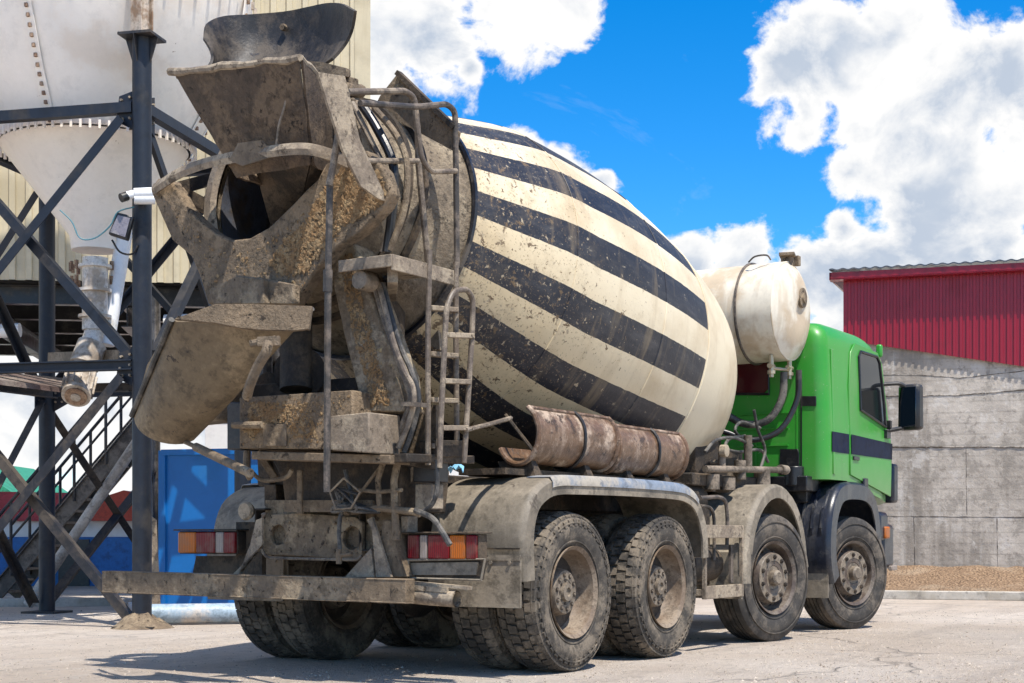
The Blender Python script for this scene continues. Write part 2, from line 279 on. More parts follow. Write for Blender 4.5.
# ------------------------------------------------------------------ mesh helpers
class MB:
    def __init__(s): s.v = []; s.f = []; s.mi = []; s.mats = []
    def add(s, vs, fs, mi=0):
        b = len(s.v); s.v += [V(p) for p in vs]; s.f += [tuple(b+i for i in f) for f in fs]; s.mi += [mi]*len(fs); return s
    def box(s, c, size, rot=None, mi=0, taper=None):
        x, y, z = size[0]/2, size[1]/2, size[2]/2
        vs = [V((a*x, b*y, d*z)) for a in (-1, 1) for b in (-1, 1) for d in (-1, 1)]
        if taper: vs = [V((p.x*(taper if p.z > 0 else 1), p.y*(taper if p.z > 0 else 1), p.z)) for p in vs]
        if rot is not None:
            M_ = rot if isinstance(rot, Matrix) else Matrix.Rotation(rot, 3, 'Z')
            vs = [M_ @ p for p in vs]
        return s.add([p+V(c) for p in vs], [(0,1,3,2),(4,6,7,5),(0,4,5,1),(2,3,7,6),(0,2,6,4),(1,5,7,3)], mi)
    def bar(s, a, b, wd, ht, up=V((0,0,1)), mi=0, prof='box'):
        a, b = V(a), V(b); d = (b-a).normalized(); side = d.cross(up)
        if side.length < 1e-3: side = d.cross(V((1,0,0)))
        side.normalize(); u = side.cross(d).normalized()
        if prof == 'box': cs = [(-wd/2,-ht/2),(wd/2,-ht/2),(wd/2,ht/2),(-wd/2,ht/2)]
        elif prof == 'L': t = .012; cs = [(-wd/2,-ht/2),(wd/2,-ht/2),(wd/2,-ht/2+t),(-wd/2+t,-ht/2+t),(-wd/2+t,ht/2),(-wd/2,ht/2)]
        elif prof == 'I':
            t = .014; cs = [(-wd/2,-ht/2),(wd/2,-ht/2),(wd/2,-ht/2+t),(t/2,-ht/2+t),(t/2,ht/2-t),(wd/2,ht/2-t),(wd/2,ht/2),(-wd/2,ht/2),(-wd/2,ht/2-t),(-t/2,ht/2-t),(-t/2,-ht/2+t),(-wd/2,-ht/2+t)]
        elif prof == 'C':
            t = .012; cs = [(-wd/2,-ht/2),(wd/2,-ht/2),(wd/2,-ht/2+t),(-wd/2+t,-ht/2+t),(-wd/2+t,ht/2-t),(wd/2,ht/2-t),(wd/2,ht/2),(-wd/2,ht/2)]
        n = len(cs); vs = [a+side*x+u*y for x, y in cs]+[b+side*x+u*y for x, y in cs]
        tri = [tuple(t_) for t_ in tessellate_polygon([[V((x, y, 0)) for x, y in cs]])]
        fs = [(i, (i+1) % n, n+(i+1) % n, n+i) for i in range(n)]+[t_ for t_ in tri]+[tuple(n+i for i in reversed(t_)) for t_ in tri]
        return s.add(vs, fs, mi)
    def tube(s, pts, r, n=10, mi=0, cap=True, smooth_n=0, closed=False):
        pts = [V(p) for p in pts]
        if smooth_n: pts = catmull(pts, smooth_n)
        rr = r if isinstance(r, (list, tuple)) else [r]*len(pts)
        m = len(pts); vs = []; prev = None
        for i, p in enumerate(pts):
            if closed: t = (pts[(i+1) % m]-pts[i-1]).normalized()
            else: t = ((pts[min(i+1, m-1)]-p).normalized()+(p-pts[max(i-1, 0)]).normalized()).normalized()
            if prev is None:
                nrm = t.cross(V((0,0,1)));
                if nrm.length < .05: nrm = t.cross(V((1,0,0)))
            else: nrm = prev-t*prev.dot(t)
            nrm.normalize(); prev = nrm; bn = t.cross(nrm)
            for k in range(n):
                a = 2*math.pi*k/n; vs.append(p+(nrm*math.cos(a)+bn*math.sin(a))*rr[i])
        fs = []
        for i in range(m if closed else m-1):
            j = (i+1) % m
            for k in range(n): fs.append((i*n+k, i*n+(k+1) % n, j*n+(k+1) % n, j*n+k))
        if cap and not closed: fs += [tuple(reversed(range(n))), tuple((m-1)*n+k for k in range(n))]
        return s.add(vs, fs, mi)
    def lathe(s, prof, o=V((0,0,0)), axis=V((1,0,0)), up=V((0,0,1)), n=48, a0=0, a1=360, mi=0, close=False):
        axis = V(axis).normalized(); up = (V(up)-axis*V(up).dot(axis)).normalized(); sd_ = axis.cross(up)
        full = abs(a1-a0) >= 359.9; c = n if full else n+1; vs = []
        for k in range(c):
            a = R(a0+(a1-a0)*k/n); dr = up*math.cos(a)+sd_*math.sin(a)
            for (x, r_) in prof: vs.append(V(o)+axis*x+dr*r_)
        m = len(prof); fs = []
        for k in range(n):
            k2 = (k+1) % c
            for i in range(m-1 if not close else m):
                j = (i+1) % m; fs.append((k*m+i, k*m+j, k2*m+j, k2*m+i))
        return s.add(vs, fs, mi)
    def plate(s, pts, th, holes=(), mi=0):
        """flat outline (3-D points) with holes, pushed along th"""
        th = V(th); loops = [[V(p) for p in pts]]+[[V(p) for p in h] for h in holes]
        flat = [p for l in loops for p in l]; tri = [tuple(t) for t in tessellate_polygon(loops)]; n = len(flat)
        fs = list(tri)+[tuple(n+i for i in reversed(t)) for t in tri]; b = 0
        for l in loops:
            m = len(l); fs += [(b+i, b+(i+1) % m, n+b+(i+1) % m, n+b+i) for i in range(m)]; b += m
        return s.add(flat+[p+th for p in flat], fs, mi)
    def sheet(s, rows, th=0.012, mi=0, thdir=None):
        """grid of points thickened to a shell"""
        m = len(rows[0]); k = len(rows); P_ = [V(p) for r_ in rows for p in r_]
        nr = []
        for i in range(k):
            for j in range(m):
                a = P_[min(i+1, k-1)*m+j]-P_[max(i-1, 0)*m+j]; b = P_[i*m+min(j+1, m-1)]-P_[i*m+max(j-1, 0)]
                q = a.cross(b); nr.append(q.normalized() if q.length > 1e-9 else V((0,0,1)))
        Q = [p+(V(thdir) if thdir else q)*th for p, q in zip(P_, nr)]; n = k*m; fs = []
        for i in range(k-1):
            for j in range(m-1):
                f = (i*m+j, i*m+j+1, (i+1)*m+j+1, (i+1)*m+j); fs += [f, tuple(n+x for x in reversed(f))]
        for i in range(k-1):
            for j in (0, m-1): fs.append((i*m+j, (i+1)*m+j, n+(i+1)*m+j, n+i*m+j))
        for j in range(m-1):
            for i in (0, k-1): fs.append((i*m+j, i*m+j+1, n+i*m+j+1, n+i*m+j))
        return s.add(P_+Q, fs, mi)
    def bolt(s, p, d, r=.014, h=.014, mi=0):
        d = V(d).normalized(); return s.tube([V(p), V(p)+d*h], r, 6, mi)
    def obj(s, name, mat, parent=None, bevel=0, angle=35, M=None, jitter=0, inv=None):
        me = bpy.data.meshes.new(name); vs = s.v
        if M is not None: Mi = M.inverted(); vs = [Mi @ p for p in vs]
        me.from_pydata([tuple(p) for p in vs], [], s.f)
        for x in (mat if isinstance(mat, (list, tuple)) else [mat]): me.materials.append(x)
        for p, i in zip(me.polygons, s.mi): p.material_index = i
        bm = bmesh.new(); bm.from_mesh(me); bmesh.ops.remove_doubles(bm, verts=bm.verts, dist=1e-5); bmesh.ops.recalc_face_normals(bm, faces=bm.faces)
        if jitter:
            for q in bm.verts: q.co += V([random.uniform(-jitter, jitter) for _ in range(3)])
        bm.to_mesh(me); bm.free(); me.shade_smooth(); me.set_sharp_from_angle(angle=R(angle))
        o = bpy.data.objects.new(name, me); COL.objects.link(o)
        if parent is not None: o.parent = parent
        if M is not None: o.matrix_local = M
        if bevel:
            b = o.modifiers.new('bevel', 'BEVEL'); b.width = bevel; b.segments = 2; b.limit_method = 'ANGLE'; b.angle_limit = R(40); b.harden_normals = False
        return o
def catmull(p, n):
    out = []; p = [p[0]*2-p[1]]+p+[p[-1]*2-p[-2]]
    for i in range(1, len(p)-2):
        for k in range(n):
            t = k/n; a, b, c, d = p[i-1:i+3]
            out.append(.5*((2*b)+(c-a)*t+(2*a-5*b+4*c-d)*t*t+(3*b-a-3*c+d)*t**3))
    return out+[p[-2]]
def rounded(pts, r, n=5):
    """polyline with its inner corners rounded"""
    pts = [V(p) for p in pts]; out = [pts[0]]
    for a, b, c in zip(pts, pts[1:], pts[2:]):
        d1, d2 = a-b, c-b; q = min(r, d1.length*.45, d2.length*.45); s1, s2 = b+d1.normalized()*q, b+d2.normalized()*q
        for k in range(n+1): t = k/n; out.append(s1*(1-t)**2+b*2*t*(1-t)+s2*t*t)
    return out+[pts[-1]]
def tag(o, label=None, cat=None, group=None, kind=None):
    for a, b in (('label', label), ('category', cat), ('group', group), ('kind', kind)):
        if b: o[a] = b
    return o
def thing(name, label, cat, loc=(0, 0, 0), group=None):
    o = bpy.data.objects.new(name, None); COL.objects.link(o); o.location = loc; o.empty_display_size = .3
    bpy.context.view_layer.update(); return tag(o, label, cat, group)
def keep(o, parent):
    """parent without moving: things stand at their base, parts are built in place"""
    o.parent = parent; o.matrix_parent_inverse = Matrix.Translation(-V(parent.location)); return o
def copy_part(o, parent):
    c = o.copy(); COL.objects.link(c); c.parent = parent
    for ch in list(o.children): copy_part(ch, c)
    return c

# ------------------------------------------------------------------ ground
g = MB()
xs = [-400, -120, -40] + [-20+i*1.0 for i in range(0, 61)] + [60, 120, 400]
g.add([(x, y, 0) for x in (-600, 900) for y in (-700, 900)], [(0, 1, 3, 2)])
tag(g.obj('ground', m_ground), kind='structure')

# ================================================================== TRUCK
truck = thing('concrete_mixer_truck', 'mud-caked concrete mixer truck with green cab and black and white striped drum', 'mixer truck', (0, 0, 0))
T = truck
# chassis
b = MB()
for s in (-1, 1): b.bar((-1.15, s*.42, .92), (6.2, s*.42, .92), .09, .27, prof='C')
for x in (-.9, -.3, .6, 1.9, 2.6, 3.9, 4.6): b.bar((x, -.38, .92), (x, .38, .92), .12, .18)
b.bar((-1.05, .42, 1.14), (4.0, .42, 1.14), .10, .14); b.bar((-1.05, -.42, 1.14), (4.0, -.42, 1.14), .10, .14)
for x in (0, 1.35): b.tube([(x, -.62, .52), (x, -.2, .52), (x, 0, .55), (x, .2, .52), (x, .62, .52)], [.09, .10, .24, .10, .09], 14)
for x in (3.35, 5.29): b.bar((x, -.95, .46), (x, .95, .46), .1, .12)
for s in (-1, 1):
    b.bar((-.35, s*.47, .50), (1.7, s*.47, .50), .09, .05); b.bar((-.1, s*.47, .60), (1.45, s*.47, .66), .09, .06); b.bar((.2, s*.47, .70), (1.15, s*.47, .73), .09, .06)
    for x in (3.35, 5.29): b.bar((x-.8, s*.42, .72), (x+.8, s*.42, .72), .08, .05)
b.obj('chassis_frame', m_mud_shade, T, bevel=.006)

# wheels -----------------------------------------------------------
def tyre_mb(width, rad, front):
    m = MB(); h = width/2; ri = .285
    pr = [(-h*.72, ri), (-h*.86, ri+.02), (-h*.98, ri+.08), (-h*1.02, ri+.13), (-h*.98, rad-.09), (-h*.90, rad-.035), (-h*.80, rad-.014)]
    if front:
        for gx in (-.42, -.14, .14, .42):
            pr += [(h*(gx-.045), rad-.006), (h*(gx-.04), rad-.020), (h*(gx+.04), rad-.020), (h*(gx+.045), rad-.006)]
    else:
        pr += [(-h*.5, rad-.020), (0, rad-.018), (h*.5, rad-.020)]
    pr += [(h*.80, rad-.014), (h*.90, rad-.035), (h*.98, rad-.09), (h*1.02, ri+.13), (h*.98, ri+.08), (h*.86, ri+.02), (h*.72, ri)]
    m.lathe(pr, axis=V((0, 1, 0)), n=96)
    for rr_ in (ri+.045, ri+.165):
        for s in (-1, 1): m.tube([(math.cos(t)*rr_, s*h*(.925 if rr_ < .35 else 1.0), math.sin(t)*rr_) for t in [2*math.pi*i/64 for i in range(64)]], .006, 5, closed=True)
    if not front:
        n = 44
        for i in range(n):
            a = 2*math.pi*i/n
            for (y0, y1, off, wd) in ((-h*.93, -h*.50, 0, .060), (-h*.44, -h*.03, .5, .056), (h*.03, h*.44, 0, .056), (h*.50, h*.93, .5, .060)):
                aa = a+off*2*math.pi/n; rr = random.uniform(-.0015, .0015)
                out = [(y0, -.5), (y1, -.35), (y1, .5), (y0, .62)] if y0 < 0 else [(y0, -.35), (y1, -.5), (y1, .62), (y0, .5)]
                vs = []
                for rad_ in (rad-.035, rad+rr):
                    for (yy, f_) in out:
                        sh_ = .022 if abs(yy) > h*.9 and rad_ > rad-.02 else 0
                        t = aa+f_*wd/rad; vs.append((math.cos(t)*(rad_-sh_), yy, math.sin(t)*(rad_-sh_)))
                m.add(vs, [(4, 5, 6, 7), (0, 1, 5, 4), (1, 2, 6, 5), (2, 3, 7, 6), (3, 0, 4, 7)])
            # shoulder lugs running a little down the side wall
            for s in (-1, 1):
                aa = a+(0 if s < 0 else .5)*2*math.pi/n; vs = []
                for (yy, r0_) in ((h*.86, rad-.05), (h*1.005, rad-.055), (h*1.03, rad-.095), (h*.86, rad-.095)):
                    for f_ in (-.4, .42): t = aa+f_*.05/rad; vs.append((math.cos(t)*r0_, s*yy, math.sin(t)*r0_))
                m.add(vs, [(0, 1, 3, 2), (2, 3, 5, 4), (4, 5, 7, 6), (0, 2, 4, 6), (1, 7, 5, 3)])
    return m
def disc_prof(front):
    # x is outward; profile list (outward offset, radius)
    if front: return [(-.20, .280), (.115, .280), (.135, .297), (.145, .297), (.125, .272), (.06, .262), (.02, .245), (.035, .225), (.10, .205), (.125, .190), (.125, .10), (.11, .085)]
    return [(-.17, .280), (.115, .280), (.135, .299), (.148, .299), (.128, .274), (.05, .262), (.02, .252), (-.005, .238), (-.012, .20), (-.012, .14), (-.012, .06)]
W = []
wheel_protos = {}
def make_wheel(kind):
    """wheel whose outer side faces -Y; kinds: outer (deep dish), inner, front"""
    front = kind == 'front'; wd = .30
    m = MB(); pr = disc_prof(front)
    m.lathe([(x, r_) for x, r_ in pr], axis=V((0, -1, 0)), n=56)
    if not front:
        pass
        m.lathe([(-.10, .0), (-.10, .06)], axis=V((0, -1, 0)), n=24)
    wheel = m.obj('wheel', m_rim_front if front else m_rim, T)
    tyre_mb(wd, .525, front).obj('tyre', m_tyre_front if front else m_tyre, wheel, angle=32)
    h = MB()
    if front:
        h.lathe([(.11, .0), (.175, .0), (.18, .045), (.165, .062), (.12, .066), (.122, .094), (.10, .095)], axis=V((0, -1, 0)), n=32)
        for i in range(10):
            a = 2*math.pi*i/10; p = V((math.cos(a)*.1675, -.122, math.sin(a)*.1675)); h.tube([p, p+V((0, -.018, 0))], .019, 6, 1); h.tube([p+V((0, -.015, 0)), p+V((0, -.028, 0))], .010, 8, 1)
        h.lathe([(.124, .135), (.129, .138), (.129, .196), (.124, .2)], axis=V((0, -1, 0)), n=40)
        for i in range(10):
            a = 2*math.pi*(i+.5)/10; p = V((math.cos(a)*.212, -.07, math.sin(a)*.212)); h.tube([p, p+V((0, -.006, 0))], .018, 10, 1)
    else:
        h.lathe([(.002, .240), (.004, .238), (.004, .15)], axis=V((0, -1, 0)), n=40, mi=1)  # dark ring: shade on the dish floor painted as colour
        h.lathe([(-.010, .160), (.060, .147), (.072, .139), (.074, .085), (.070, .082), (.070, .062), (.095, .058), (.098, .03), (.085, .026), (.085, 0)], axis=V((0, -1, 0)), n=32)
        for i in range(10):
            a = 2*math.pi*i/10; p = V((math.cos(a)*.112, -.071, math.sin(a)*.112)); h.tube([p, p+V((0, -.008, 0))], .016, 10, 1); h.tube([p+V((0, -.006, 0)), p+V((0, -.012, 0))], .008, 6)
        for i in range(8):
            a = 2*math.pi*(i+.4)/8; p = V((math.cos(a)*.112, -.056, math.sin(a)*.112)); p = V((math.cos(a+.3)*.074, -.069, math.sin(a+.3)*.074)); h.tube([p, p+V((0, -.006, 0))], .010, 8, 1)
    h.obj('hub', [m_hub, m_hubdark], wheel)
    return wheel
def place_wheel(kind, x, y, flip=False, steer=0):
    if kind not in wheel_protos: wheel_protos[kind] = make_wheel(kind); o = wheel_protos[kind]
    else: o = copy_part(wheel_protos[kind], T)
    o.location = (x, y, .515); o.rotation_euler = (0, random.uniform(0, 6.28), (math.pi if flip else 0)+steer); o.rotation_mode = 'XYZ'
    if kind == 'front': o.scale = (1.035,)*3; o.location.z = .533
for x in (0, 1.35):
    place_wheel('outer', x, -1.10); place_wheel('outer', x, 1.10, True)
for x in (0, 1.35):   # inner twins turned about, their dish faces the axle
    place_wheel('outer', x, -.755, True); place_wheel('outer', x, .755)
for x, st in ((3.40, -R(12)), (5.41, -R(18))):
    place_wheel('front', x, -1.11, steer=st); place_wheel('front', x, 1.08, True, steer=st)

# fenders ----------------------------------------------------------
def arch(path, y0, y1, th=.03, lip=.07):
    """fender shell: XZ path swept across y with an outer lip turned down towards the wheel"""
    m = MB(); pts = [V((x, 0, z)) for x, z in path]; n = len(pts); nrm = []
    for i in range(n):
        t = (pts[min(i+1, n-1)]-pts[max(i-1, 0)]).normalized(); nrm.append(V((t.z, 0, -t.x)))    # towards the wheel
    e = .035 if y0 < y1 else -.035; rows = []
    cs = [(y0, lip), (y0, .012), (y0+e*.3, .003), (y0+e, 0), ((y0+y1)/2, 0), (y1, 0)]
    for i in range(n): rows.append([pts[i]+nrm[i]*d_+V((0, yy, 0)) for yy, d_ in cs])
    m.sheet(rows, .016); return m
rear_path = [(-.67, .60), (-.68, .80), (-.67, .95), (-.60, 1.10), (-.47, 1.19), (-.30, 1.235), (0, 1.245), (.7, 1.25), (1.35, 1.245), (1.60, 1.225), (1.78, 1.16), (1.90, 1.03), (1.96, .88), (1.975, .72)]
rp = [(p.x, p.z) for p in catmull([V((x, 0, z)) for x, z in rear_path], 3)]
for s in (-1, 1):
    ar = arch(rp, s*1.27, s*.60, lip=.10)
    fo = ar.obj('rear_fender', m_fender, T, angle=40)
    fl = MB()
    fl.box((-.715, s*.935, .595), (.012, .68, .31)); 
    for k in range(5): fl.bolt((-.722, s*(.66+k*.135), .715), (-1, 0, 0), .013, .01)
    fl.box((-.722, s*.935, .745), (.012, .68, .035))
    f_ = fl.obj('mud_flap', m_fender, fo)
    li = MB()   # bare blue-grey upper skin
    rows = [[(x, s*yy, z+.006) for yy in (1.276, 1.255, 1.20, 1.13)] for x, z in rp if -.42 < x < 1.8 and z > 1.15]
    rows = [[(x, s*1.292, z-.045), (x, s*1.292, z-.01), (x, s*1.275, z+.020), (x, s*1.10, z+.021)] for x, z in rp if -.40 < x < 1.80 and z > 1.12]
    li.sheet(rows, .003); li.obj('fender_lip', m_fender_blue, fo)
# welded crack and seam on the rear fender face
sm = MB(); sm.box((-.712, -.935, .80), (.008, .66, .010)); sm.obj('seam', m_mud_shade, T)

def half(cx, z0, rad, r0=-5, r1=185, sq=1.0, n=18):
    return [(cx-math.cos(R(r0+(r1-r0)*i/n))*rad*sq, z0+math.sin(R(r0+(r1-r0)*i/n))*rad) for i in range(n+1)]
for s in (-1, 1):
    p2 = [(2.68, .50), (2.68, .75)]+half(3.36, .64, .66, 12, 172)+[(4.06, .62)]
    fo = arch(p2, s*1.27, s*.82, lip=.10).obj('middle_fender', m_fender, T, angle=40)
    f2 = MB(); f2.box((2.66, s*1.04, .47), (.014, .44, .18)); f2.obj('mud_flap', m_fender, fo)
    p1 = [(4.70, .45), (4.62, .62), (4.60, .85), (4.66, 1.10), (4.80, 1.28), (4.98, 1.36), (5.3, 1.38), (5.62, 1.36), (5.84, 1.27), (5.97, 1.1), (6.03, .92), (6.05, .80)]
    p1 = [(p.x, p.z) for p in catmull([V((x, 0, z)) for x, z in p1], 3)]
    fo = arch(p1, s*1.27, s*.72, lip=.15).obj('cab_fender', m_blackplastic, T, angle=40)
    f2 = MB(); f2.box((4.64, s*1.0, .47), (.014, .50, .30)); f2.obj('mud_flap', m_fender, fo)
    f3 = MB()
    for k in range(5):
        yy = s*(1.20-k*.09)
        f3.bar((4.655, yy, .72), (4.585, yy, .95), .018, .03); f3.bar((4.585, yy, .95), (4.64, yy, 1.13), .018, .03); f3.bar((4.64, yy, 1.13), (4.79, yy, 1.31), .018, .03)
    f3.obj('rib', m_blackplastic, fo)

# rear crossmember with two round holes
def circ_on(X, u, v, r_, n=20):
    c = pX(u, v, X); return [c+V((0, math.cos(2*math.pi*i/n)*r_, math.sin(2*math.pi*i/n)*r_)) for i in range(n)]
b = MB(); ol = [pX(u, v, -1.15) for u, v in ((268, 515), (300, 513), (355, 517), (362, 522), (362, 556), (356, 560), (300, 556), (268, 555), (262, 549), (262, 521))]
b.plate(ol, (.03, 0, 0), [circ_on(-1.15, 278, 535, .065), circ_on(-1.15, 352, 538, .072)])
b.plate([p+V((.03, 0, 0)) for p in [pX(u, v, -1.12) for u, v in ((262, 500), (392, 500), (392, 560), (262, 556))]], (.04, 0, 0))
for u, v in ((290, 522), (335, 523), (290, 549), (335, 551)): b.bolt(pX(u, v, -1.155), (-1, 0, 0), .012, .012)
b.obj('rear_crossmember', m_mud, T, bevel=.004)
b = MB()   # cover plate edge
b.tube(rounded([pX(u, v, -1.17) for u, v in ((262, 515), (266, 513), (262, 518), (262, 552), (268, 558), (357, 560), (362, 556))], .03), .010, 6)
b.obj('edge_bar', m_pipe, T)

# underrun bumper
b = MB(); A_, B_ = pX(107, 584, -1.38), pX(410, 593, -1.34)
A_.z = .575; B_.z = .555
b.bar(A_, B_, .10, .145, prof='C'); b.bar(A_, B_, .094, .132)
bump = b.obj('underrun_bumper', m_mud, T, bevel=.006)
b = MB(); b.tube([pX(395, 594, -1.22), pX(457, 599, -1.22)], .050, 20, cap=False); b.tube([pX(395, 594, -1.22), pX(457, 599, -1.22)], .042, 20, cap=False)
b.bar(pX(405, 582, -1.22), pX(470, 588, -1.22), .05, .02); b.bar(pX(405, 587, -1.25), pX(448, 590, -1.25), .03, .03)
b.obj('bumper_tube', m_light_mud, bump)
for pts in (((376, 577), (372, 530), (367, 520), (372, 517), (391, 577)), ((345, 577), (371, 548), (374, 577)), ((232, 575), (262, 545), (262, 518), (256, 520), (250, 545), (238, 575))):
    b = MB(); b.plate([pX(u, v, -1.28) for u, v in pts], (.02, 0, 0)); b.obj('bumper_bracket', m_light_mud, bump)
b = MB(); b.plate([pX(u, v, -1.24) for u, v in ((383, 520), (390, 520), (403, 577), (376, 577))], (.14, 0, 0)); b.obj('bumper_bracket', m_mud, bump, bevel=.004)

# tail lamps
def tail_lamp(u0, u1, v0, v1, order, X=-1.14):
    a, c = pX(u0, v0, X), pX(u1, v1, X); y0, y1 = a.y, c.y; zt = (pX(u0, v0, X).z+pX(u1, v0, X).z)/2; zb = (pX(u0, v1, X).z+pX(u1, v1, X).z)/2
    w_ = y0-y1; m = MB(); m.box((X+.045, (y0+y1)/2, (zt+zb)/2), (.09, w_+.012, zt-zb+.012)); m.box((X+.04, (y0+y1)/2, zt+.014), (.15, w_+.06, .010))
    ho = m.obj('tail_lamp', m_mud_shade, T, bevel=.006)
    y = y0
    for (fr, ml, nm) in order:
        dy = w_*fr; q = MB(); q.box((X-.008, y-dy/2, (zt+zb)/2), (.03, dy-.004, zt-zb)); q.obj(nm, ml, ho, bevel=.008); y -= dy
    return ho
tail_lamp(409, 478, 535, 559, [(.18, m_lred, 'red_lens'), (.12, m_lwh, 'clear_lens'), (.32, m_lred, 'red_lens'), (.23, m_lor, 'orange_lens'), (.15, m_lred, 'red_lens')])
tail_lamp(180, 237, 532, 553, [(.32, m_lor, 'orange_lens'), (.34, m_lred, 'red_lens'), (.14, m_lwh, 'clear_lens'), (.20, m_lred, 'red_lens')])
b = MB(); b.plate([pX(u, v, -1.10) for u, v in ((384, 537), (412, 537), (412, 577), (384, 577))], (.05, 0, 0)); b.plate([pX(u, v, -1.12) for u, v in ((408, 561), (486, 560), (482, 580), (408, 578))], (.02, 0, 0))
b.obj('lamp_board', m_mud_shade, T, bevel=.004)
b = MB(); pts = [pX(u, v, -1.15) for u, v in ((408, 560), (485, 559), (481, 580), (408, 578), (408, 560))]; b.tube(pts, .009, 6); b.plate([pX(u, v, -1.135) for u, v in ((410, 563), (478, 562), (476, 575), (410, 575))], (.01, 0, 0)); b.obj('number_plate_holder', m_fender, T)
b = MB(); b.plate([pX(u, v, -1.06) for u, v in ((196, 556), (262, 556), (262, 577), (192, 577))], (.04, 0, 0)); b.plate([pX(u, v, -1.06) for u, v in ((236, 522), (262, 522), (262, 556), (236, 556))], (.04, 0, 0)); b.obj('lamp_board', m_mud_shade, T)
b = MB(); c = pX(246, 511, -1.16); b.lathe([(0, 0), (0, .05), (.02, .062), (.05, .05), (.06, 0)], o=c+V((-.02, 0, 0)), axis=V((1, 0, 0)), n=20); b.obj('marker_lamp', m_light_mud, T)

# lower pedestal body and clutter behind it
b = MB(); b.plate([pX(u, v, -1.22) for u, v in ((268, 450), (400, 455), (402, 470), (398, 512), (286, 512), (282, 480))], (.5, 0, 0)); b.obj('pedestal', m_mud_shade, T, bevel=.008)
b = MB(); b.bar(pX(262, 456, -1.45), pX(400, 460, -1.45), .2, .05); b.bar(pX(300, 470, -1.3), pX(300, 514, -1.3), .04, .02); b.plate([pX(u, v, -1.25) for u, v in ((284, 500), (372, 500), (372, 512), (284, 512))], (.03, 0, 0)); b.obj('pedestal_flange', m_mud, T, bevel=.006)
b = MB()
for u0, u1 in ((386, 0), (396, 0)): pass
b.tube([pX(u, v, -1.3) for u, v in ((383, 463), (378, 480), (380, 512))], .018, 8); b.tube([pX(u, v, -1.3) for u, v in ((398, 461), (394, 480), (396, 540))], .022, 8)
b.tube([pX(u, v, -1.3) for u, v in ((340, 488), (378, 492), (402, 490))], .012, 8); b.tube([pX(u, v, -1.3) for u, v in ((345, 512), (380, 508), (415, 512), (420, 514))], .022, 8)
b.tube([pX(u, v, -1.3) for u, v in ((355, 500), (383, 463))], .010, 8)
b.obj('support_tubes', m_mud, T)
b = MB(); b.plate([pX(u, v, -1.2) for u, v in ((413, 461), (435, 461), (435, 482), (413, 482))], (.14, 0, 0)); b.obj('valve_box', m_black, T, bevel=.006)
b = MB(); b.plate([pX(u, v, -1.17) for u, v in ((415, 484), (432, 484), (432, 509), (415, 509))], (.12, 0, 0)); b.obj('junction_box', m_light_mud, T, bevel=.006); b = MB(); b.plate([pX(u, v, -1.15) for u, v in ((401, 516), (408, 516), (408, 534), (401, 534))], (.1, 0, 0)); b.obj('junction_box', m_light_mud, T, bevel=.006)
b = MB(); b.tube([pX(u, v, -1.32) for u, v in ((345, 470), (352, 500), (342, 512), (339, 530), (340, 552))], .013, 8, smooth_n=5); b.obj('cable', m_rubber, T); b = MB(); b.tube([pX(u, v, -1.32) for u, v in ((415, 510), (432, 518), (441, 530), (450, 545))], .018, 8, smooth_n=5)
b.tube([pX(u, v, -1.3) for u, v in ((437, 460), (437, 490), (430, 507), (415, 513))], .014, 8, smooth_n=5)
for k in range(5): b.tube([pX(345+random.uniform(-14, 14), 498+random.uniform(-14, 14), -1.34+random.uniform(-.03, .03)) for _ in range(4)]+[pX(380, 512, -1.3)], .010, 6, smooth_n=5)
b.obj('cable_bundle', m_rubber, T)
b = MB(); b.tube([pX(u, v, -1.38) for u, v in ((344, 478), (330, 492), (336, 509), (351, 508), (360, 492), (344, 478))], .007, 6); b.obj('hanger_loop', m_light_mud, T)
b = MB(); b.tube([pX(336, 556, -1.36), pX(352, 554, -1.36)], .012, 8); b.tube([pX(339, 549, -1.36), pX(339, 564, -1.36)], .018, 8); b.obj('air_coupling', m_mud, T)

# box beam under the chute pivot
b = MB(); b.plate([pX(u, v, -1.55) for u, v in ((239, 397.5), (353, 390), (353, 449.5), (239, 448.5))], (.34, 0, 0))
bb = b.obj('pivot_beam', m_mud_lump, T, bevel=.01)
b = MB(); b.plate([pX(u, v, -1.56) for u, v in ((264, 424), (287, 424), (287, 446), (264, 446))], (-.008, 0, 0)); b.obj('cover_plate', m_mud, bb)
b = MB(); pr = [pX(u, v, -1.66) for u, v in ((330, 416), (369, 412), (369, 453), (330, 450))]; b.plate(pr, (.30, 0, 0)); b.obj('valve_cabinet', m_light_mud, T, bevel=.008)
b = MB(); b.plate([pX(u, v, -1.45) for u, v in ((227, 402), (241, 402), (241, 450), (227, 450))], (.3, 0, 0)); b.obj('side_box', m_black, T, bevel=.008)
b = MB(); b.tube([pX(233, 425, -1.58), pX(262, 425, -1.58)], .022, 8); b.obj('clamp_arm', m_mud, bb)

